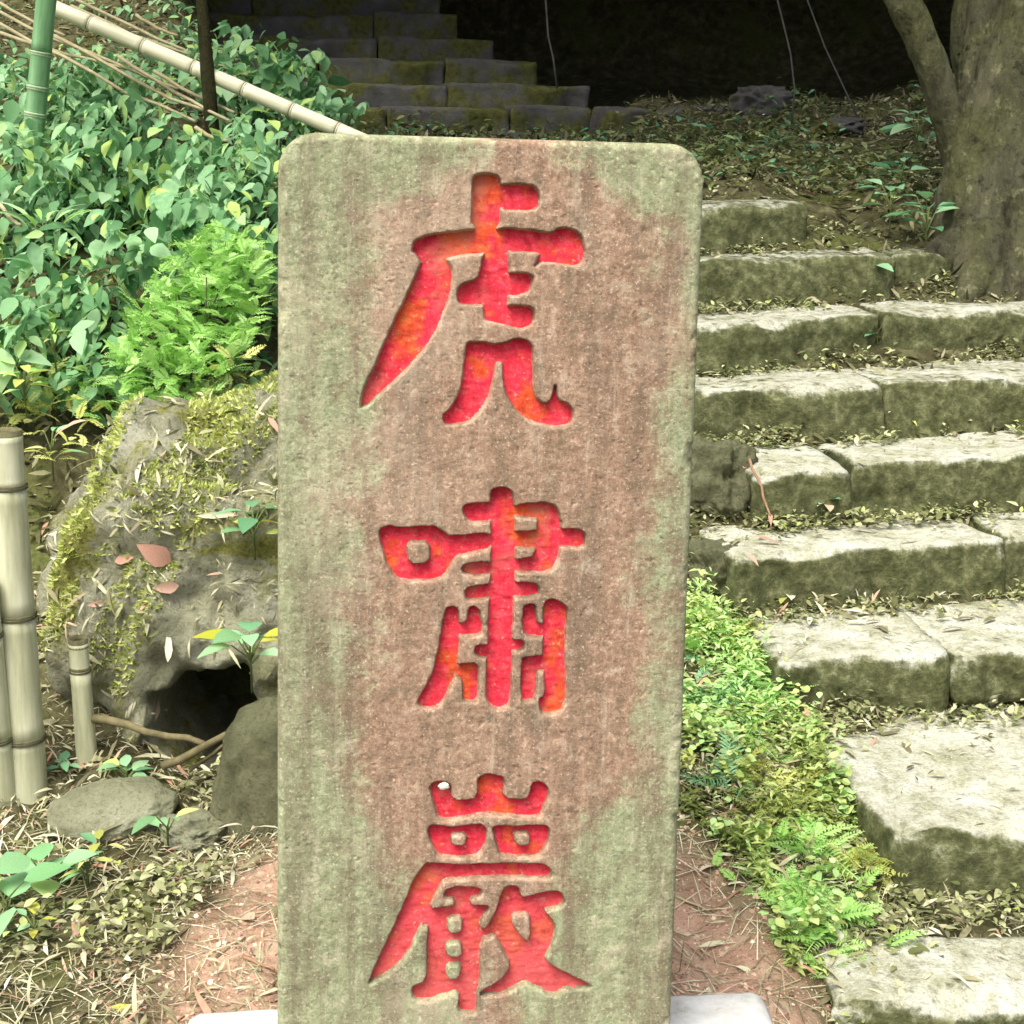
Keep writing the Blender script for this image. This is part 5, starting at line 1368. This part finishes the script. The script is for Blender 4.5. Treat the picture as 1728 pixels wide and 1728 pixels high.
stick(at(1265, 775, 3.72), at(1300, 870, 3.50), 0.004, 'reddish root running down by the fourth step', M['twig_red'])

# ------------------------------------------------------------------ bamboo
def culm(name, label, p0, p1, r, nodes, mats, cut_top=False, cat='bamboo', group=None, taper=0.9, ring=1.12, sides=20):
    """jointed cane from p0 to p1: one internode per part, with a ring at every node"""
    p0, p1 = Vector(p0), Vector(p1)
    root = thing(name, label, cat, p0, group=group)
    L = p1 - p0
    q = L.to_track_quat('Z', 'Y')
    ts = [0.0] + list(nodes) + [1.0]
    for a, b in zip(ts[:-1], ts[1:]):
        ln = L.length * (b - a)
        ra = r * (1 - (1 - taper) * a); rb = r * (1 - (1 - taper) * b)
        n = 9
        pts = [Vector((0, 0, ln * i / (n - 1))) for i in range(n)]
        rad = [ra + (rb - ra) * i / (n - 1) for i in range(n)]
        rad[0] *= 1.05; rad[-1] *= 1.05
        v, f = tube(pts, rad, sides, 1, 0.0)
        me = mesh_from('internode', v, f, mats[0])
        o = add('internode', me, root, L * a)
        o.rotation_mode = 'QUATERNION'; o.rotation_quaternion = q
    for t in nodes:
        rr = r * (1 - (1 - taper) * t)
        h = min(0.008, rr * 0.35)
        pts = [Vector((0, 0, z)) for z in (-h, -h * 0.5, 0, h * 0.35, h)]
        v, f = tube(pts, [rr * 1.0, rr * ring, rr * (ring - 0.10), rr * ring, rr * 1.0], sides)
        o = add('node_ring', mesh_from('node_ring', v, f, mats[1]), root, L * t)
        o.rotation_mode = 'QUATERNION'; o.rotation_quaternion = q
    if cut_top:
        # open, hollow sawn end
        V, Fc = [], []
        rr = r * taper
        for k in range(sides):
            a = 2 * math.pi * k / sides
            c, s = math.cos(a), math.sin(a)
            V += [(c * rr * 1.01, s * rr * 1.01, -0.01), (c * rr * 1.01, s * rr * 1.01, 0.012), (c * rr * 0.8, s * rr * 0.8, 0.012), (c * rr * 0.8, s * rr * 0.8, 0.0015)]
        for k in range(sides):
            k2 = (k + 1) % sides
            for j in range(3):
                Fc.append((k * 4 + j, k2 * 4 + j, k2 * 4 + j + 1, k * 4 + j + 1))
        o = add('sawn_end', mesh_from('sawn_end', V, Fc, mats[1]), root, L)
        o.rotation_mode = 'QUATERNION'; o.rotation_quaternion = q
    return root

b0 = at(45, 1345, 3.02); b1 = at(8, 735, 3.05)
culm('bamboo_stump', 'thick pale cut bamboo culm standing at the left edge', (b0.x, b0.y, b0.z - 0.05), b1, 0.046, [0.22, 0.545, 0.875], (M['culm_old'], M['culm_ring']), True, taper=0.78)
b0 = at(4, 1345, 2.98); b1 = at(-26, 990, 2.98)
culm('bamboo_stump', 'second cut bamboo culm half out of the left border', (b0.x, b0.y, b0.z - 0.05), b1, 0.030, [0.35, 0.8], (M['culm_old'], M['culm_ring']), True)
b0 = at(148, 1300, 3.12); b1 = at(132, 1085, 3.12)
culm('bamboo_stump', 'short slim bamboo stump left of the black hollow', (b0.x, b0.y, b0.z - 0.04), b1, 0.024, [0.82], (M['culm_old'], M['culm_ring']), True)
b0 = at(55, 240, 4.9); b1 = at(82, -40, 4.9)
d = (b1 - b0)
live = culm('living_bamboo', 'green living bamboo stem at the upper left corner', b0 - d * 0.5, b0 + d * 6.0, 0.034, [0.045, 0.103, 0.128, 0.16, 0.24, 0.32, 0.4, 0.5, 0.6, 0.7, 0.8, 0.9], (M['culm_green'], M['culm_ring_green']), taper=0.6)
n = 900
P = RNG.normal(size=(n, 3)) * np.array([0.7, 0.7, 0.6]) + np.array(d * 6.0)
add('foliage', bake(LEAF_N, P, rot_batch(RNG.uniform(0, 6.28, n), RNG.normal(size=n) * 0.4 - 0.5, RNG.normal(size=n) * 0.4), RNG.uniform(0.1, 0.2, n), 'foliage', M['crown']), live, kind='stuff')
fb0, fb1 = at(85, 10, 5.15), on_ground(1110, 452)      # its lower end lies on the slope behind the slab
culm('fallen_bamboo', 'long cream fallen bamboo slanting down to the slab top', fb0, fb1, 0.0245, [0.07, 0.16, 0.245, 0.33, 0.41, 0.485, 0.56, 0.66, 0.76, 0.86, 0.95], (M['culm_pale'], M['culm_ring']), taper=0.95, ring=1.06)
STR = [((0, 20), (300, 150), 5.9, 5.2), ((0, 55), (230, 120), 5.6, 5.4), ((120, 10), (330, 95), 6.2, 5.8), ((200, 95), (390, 205), 5.4, 4.9), ((260, 120), (395, 190), 5.3, 5.0), ((330, 215), (385, 238), 4.9, 4.8), ((0, 345), (35, 380), 4.5, 4.4), ((230, 25), (300, 60), 6.3, 6.1), ((265, 205), (300, 245), 4.9, 4.75), ((395, 130), (450, 180), 5.3, 5.1), ((0, 5), (110, 60), 6.0, 5.7), ((0, 40), (330, 205), 5.7, 5.0), ((90, 60), (400, 215), 5.5, 4.9), ((130, 0), (420, 130), 6.4, 5.6)]
SLAB = ['dry stalk running from the left border under the fallen bamboo', 'dry stalk crossing the green bamboo low down', 'dry stalk above the fallen bamboo at upper left', 'dry stalk passing behind the thin dark trunk', 'dry stalk just under the fallen bamboo near the trunk', 'short dry stalk at the foot of the thin dark trunk', 'short pale stalk at the left border in the shrubs', 'short dry stalk high above the fallen bamboo', 'short broken stalk hanging in the shrubs left of the trunk', 'short brown stalk above the fallen bamboo right of the trunk', 'dry stalk in the upper left corner', 'long dry cane lying lowest below the fallen bamboo', 'long dry cane parallel to and just below the fallen bamboo', 'long dry cane running above the fallen bamboo past the trunk']
for (a, b, ya, yb), lab in zip(STR, SLAB):
    stick(at(*a, ya), at(*b, yb), 0.007, lab, M['straw'], 'dry_stalk', 'stalk', 0.01, 0.005, 'dry stalks on the bank')

# ------------------------------------------------------------------ trees
def limb_mesh(pts, rads, sides, seed, rough=0.05, name='trunk', mat=None):
    P = [Vector(p) for p in pts]
    # resample
    fine, fr = [], []
    for i in range(len(P) - 1):
        ns = max(8, min(40, int((P[i + 1] - P[i]).length / 0.02)))
        for k in range(ns):
            t = k / ns
            fine.append(P[i].lerp(P[i + 1], t)); fr.append(rads[i] + (rads[i + 1] - rads[i]) * t)
    fine.append(P[-1]); fr.append(rads[-1])
    v, f = tube(fine, fr, sides, seed, 0.0)
    v = np.array(v)
    c = np.repeat(np.array([q[:] for q in fine]), sides, axis=0)
    dirs = v - c
    nn = fbm(np.stack([v[:, 0] * 7, v[:, 1] * 7, v[:, 2] * 2.5], 1) + seed, 4, seed)
    ridge = np.abs(fbm(np.stack([v[:, 0] * 26, v[:, 1] * 26, v[:, 2] * 7], 1) + seed, 3, seed + 7))
    v = c + dirs * (1 + rough * 2.2 * nn - rough * 1.5 * ridge)[:, None]
    return mesh_from(name, v, f, mat)

tp = g(1690, 430)
tree = thing('tree', 'thick mossy tree trunk with a leaning side stem at the right edge', 'tree', tp)
tx = at(1705, 100, tp.y + 0.15) - tp
add('trunk', limb_mesh([(0.02, 0.05, -0.25), (0.0, 0.05, 0.0), (tx.x * 0.3, 0.08, 0.25), (tx.x * 0.7, 0.12, 0.6), (tx.x, 0.15, tx.z), (tx.x + 0.1, 0.3, 1.8), (tx.x - 0.1, 0.6, 3.2), (tx.x - 0.3, 0.8, 4.6)], [0.30, 0.24, 0.20, 0.18, 0.185, 0.17, 0.14, 0.08], 120, 3, 0.06, 'trunk', M['bark']), tree)
q0 = at(1640, 330, tp.y + 0.08) - tp; q1 = at(1605, 210, tp.y + 0.05) - tp; q2 = at(1570, 100, tp.y + 0.02) - tp; q3 = at(1520, -10, tp.y) - tp
add('side_stem', limb_mesh([q0 + Vector((0.05, 0.02, -0.2)), q0, q1, q2, q3, q3 + (q3 - q2) * 2.5 + Vector((0, 0.1, 0.3)), q3 + (q3 - q2) * 6 + Vector((0.2, 0.3, 1.2))], [0.075, 0.066, 0.060, 0.055, 0.050, 0.045, 0.025], 56, 8, 0.08, 'side_stem', M['bark']), tree)
for k, (a, b) in enumerate((((0.25, 0.3), (-0.2, -0.25)), ((-0.10, -0.05), (-0.35, -0.12)), ((0.2, -0.1), (0.4, -0.35)))):
    pts = [Vector((a[0] * 0.3, a[1] * 0.3 + 0.03, 0.10)), Vector((b[0] * 0.5, b[1] * 0.5, 0)), Vector((b[0], b[1], 0))]
    for q in pts[1:]:
        q.z = tz(tp.x + q.x, tp.y + q.y) - tp.z + (0.03 if q is pts[1] else -0.03)
    add('root', limb_mesh(pts, [0.11, 0.07, 0.03], 16, 31 + k, 0.08, 'root', M['bark']), tree)
for k, (dx, dy, dz) in enumerate(((-1.6, 0.6, 1.0), (1.2, 1.0, 1.1), (-0.6, -1.0, 1.3), (0.4, 1.8, 0.9))):
    s = Vector((tx.x - 0.15, 0.65, 3.3 + 0.25 * k))
    add('limb', limb_mesh([s, s + Vector((dx * 0.5, dy * 0.5, dz * 0.4)), s + Vector((dx, dy, dz))], [0.08, 0.05, 0.02], 12, 50 + k, 0.05, 'limb', M['bark']), tree)
n = 4200
off = RNG.normal(size=(n, 3)); off /= np.linalg.norm(off, axis=1)[:, None]; off *= (RNG.random(n) ** 0.4)[:, None]
P = off * np.array([2.6, 2.4, 1.2]) + np.array([-1.0, 0.6, 4.6])  # unseen crown, pulled forward to shade the upper steps and back bank
P = P + 0.5 * np.stack([fbm(P * 0.9, 2, 1), fbm(P * 0.9, 2, 2), fbm(P * 0.9, 2, 3)], 1)
add('crown', bake(LEAF, P, rot_batch(RNG.uniform(0, 6.28, n), RNG.normal(size=n) * 0.5, RNG.normal(size=n) * 0.5), RNG.uniform(0.12, 0.24, n), 'crown', M['crown']), tree, kind='stuff')

sb = at(358, 215, 5.0)
sap = thing('young_tree', 'thin dark tree trunk rising from the shrubs at upper left', 'tree', (sb.x, sb.y, tz(sb.x, sb.y)))
t0 = Vector(sap.location)
a = at(350, 120, 5.0) - t0; b = at(338, -20, 5.02) - t0
add('trunk', limb_mesh([(0.01, 0, -0.08), sb - t0, a, b, b + Vector((0.05, 0.2, 1.4)), b + Vector((-0.1, 0.3, 2.6))], [0.030, 0.026, 0.024, 0.021, 0.018, 0.008], 14, 5, 0.05, 'trunk', M['bark_dark']), sap)
n = 700
P = RNG.normal(size=(n, 3)) * np.array([0.6, 0.6, 0.5]) + np.array(b + Vector((-0.1, 0.3, 2.5)))
add('crown', bake(LEAF, P, rot_batch(RNG.uniform(0, 6.28, n), RNG.normal(size=n) * 0.5, RNG.normal(size=n) * 0.5), RNG.uniform(0.08, 0.15, n), 'crown', M['crown']), sap, kind='stuff')

# ------------------------------------------------------------------ vines in front of the hollow
def vine(pts, label, r=0.0045):
    P = [Vector(at(px, py, Y)) for px, py, Y in pts]
    o = P[0].copy()
    v, f = tube([p - o for p in P], [r] * len(P), 6)
    return tag(add('hanging_vine', mesh_from('hanging_vine', v, f, M['vine']), None, o), label, 'vine', 'vines in front of the hollow')
vine([(940, 150, 7.2), (934, 100, 7.2), (925, 60, 7.2), (921, 0, 7.2), (918, -120, 7.15)], 'pale thin vine hanging at the right end of the dark steps')
vine([(1335, 225, 7.0), (1341, 150, 7.0), (1334, 90, 7.0), (1322, 40, 7.0), (1312, 0, 7.0), (1300, -120, 7.0)], 'knotted vine hanging in the middle of the black hollow')
vine([(1456, 218, 6.9), (1425, 150, 6.9), (1392, 80, 6.9), (1340, -60, 6.9), (1310, -140, 6.95)], 'straight vine leaning left across the black hollow', 0.004)
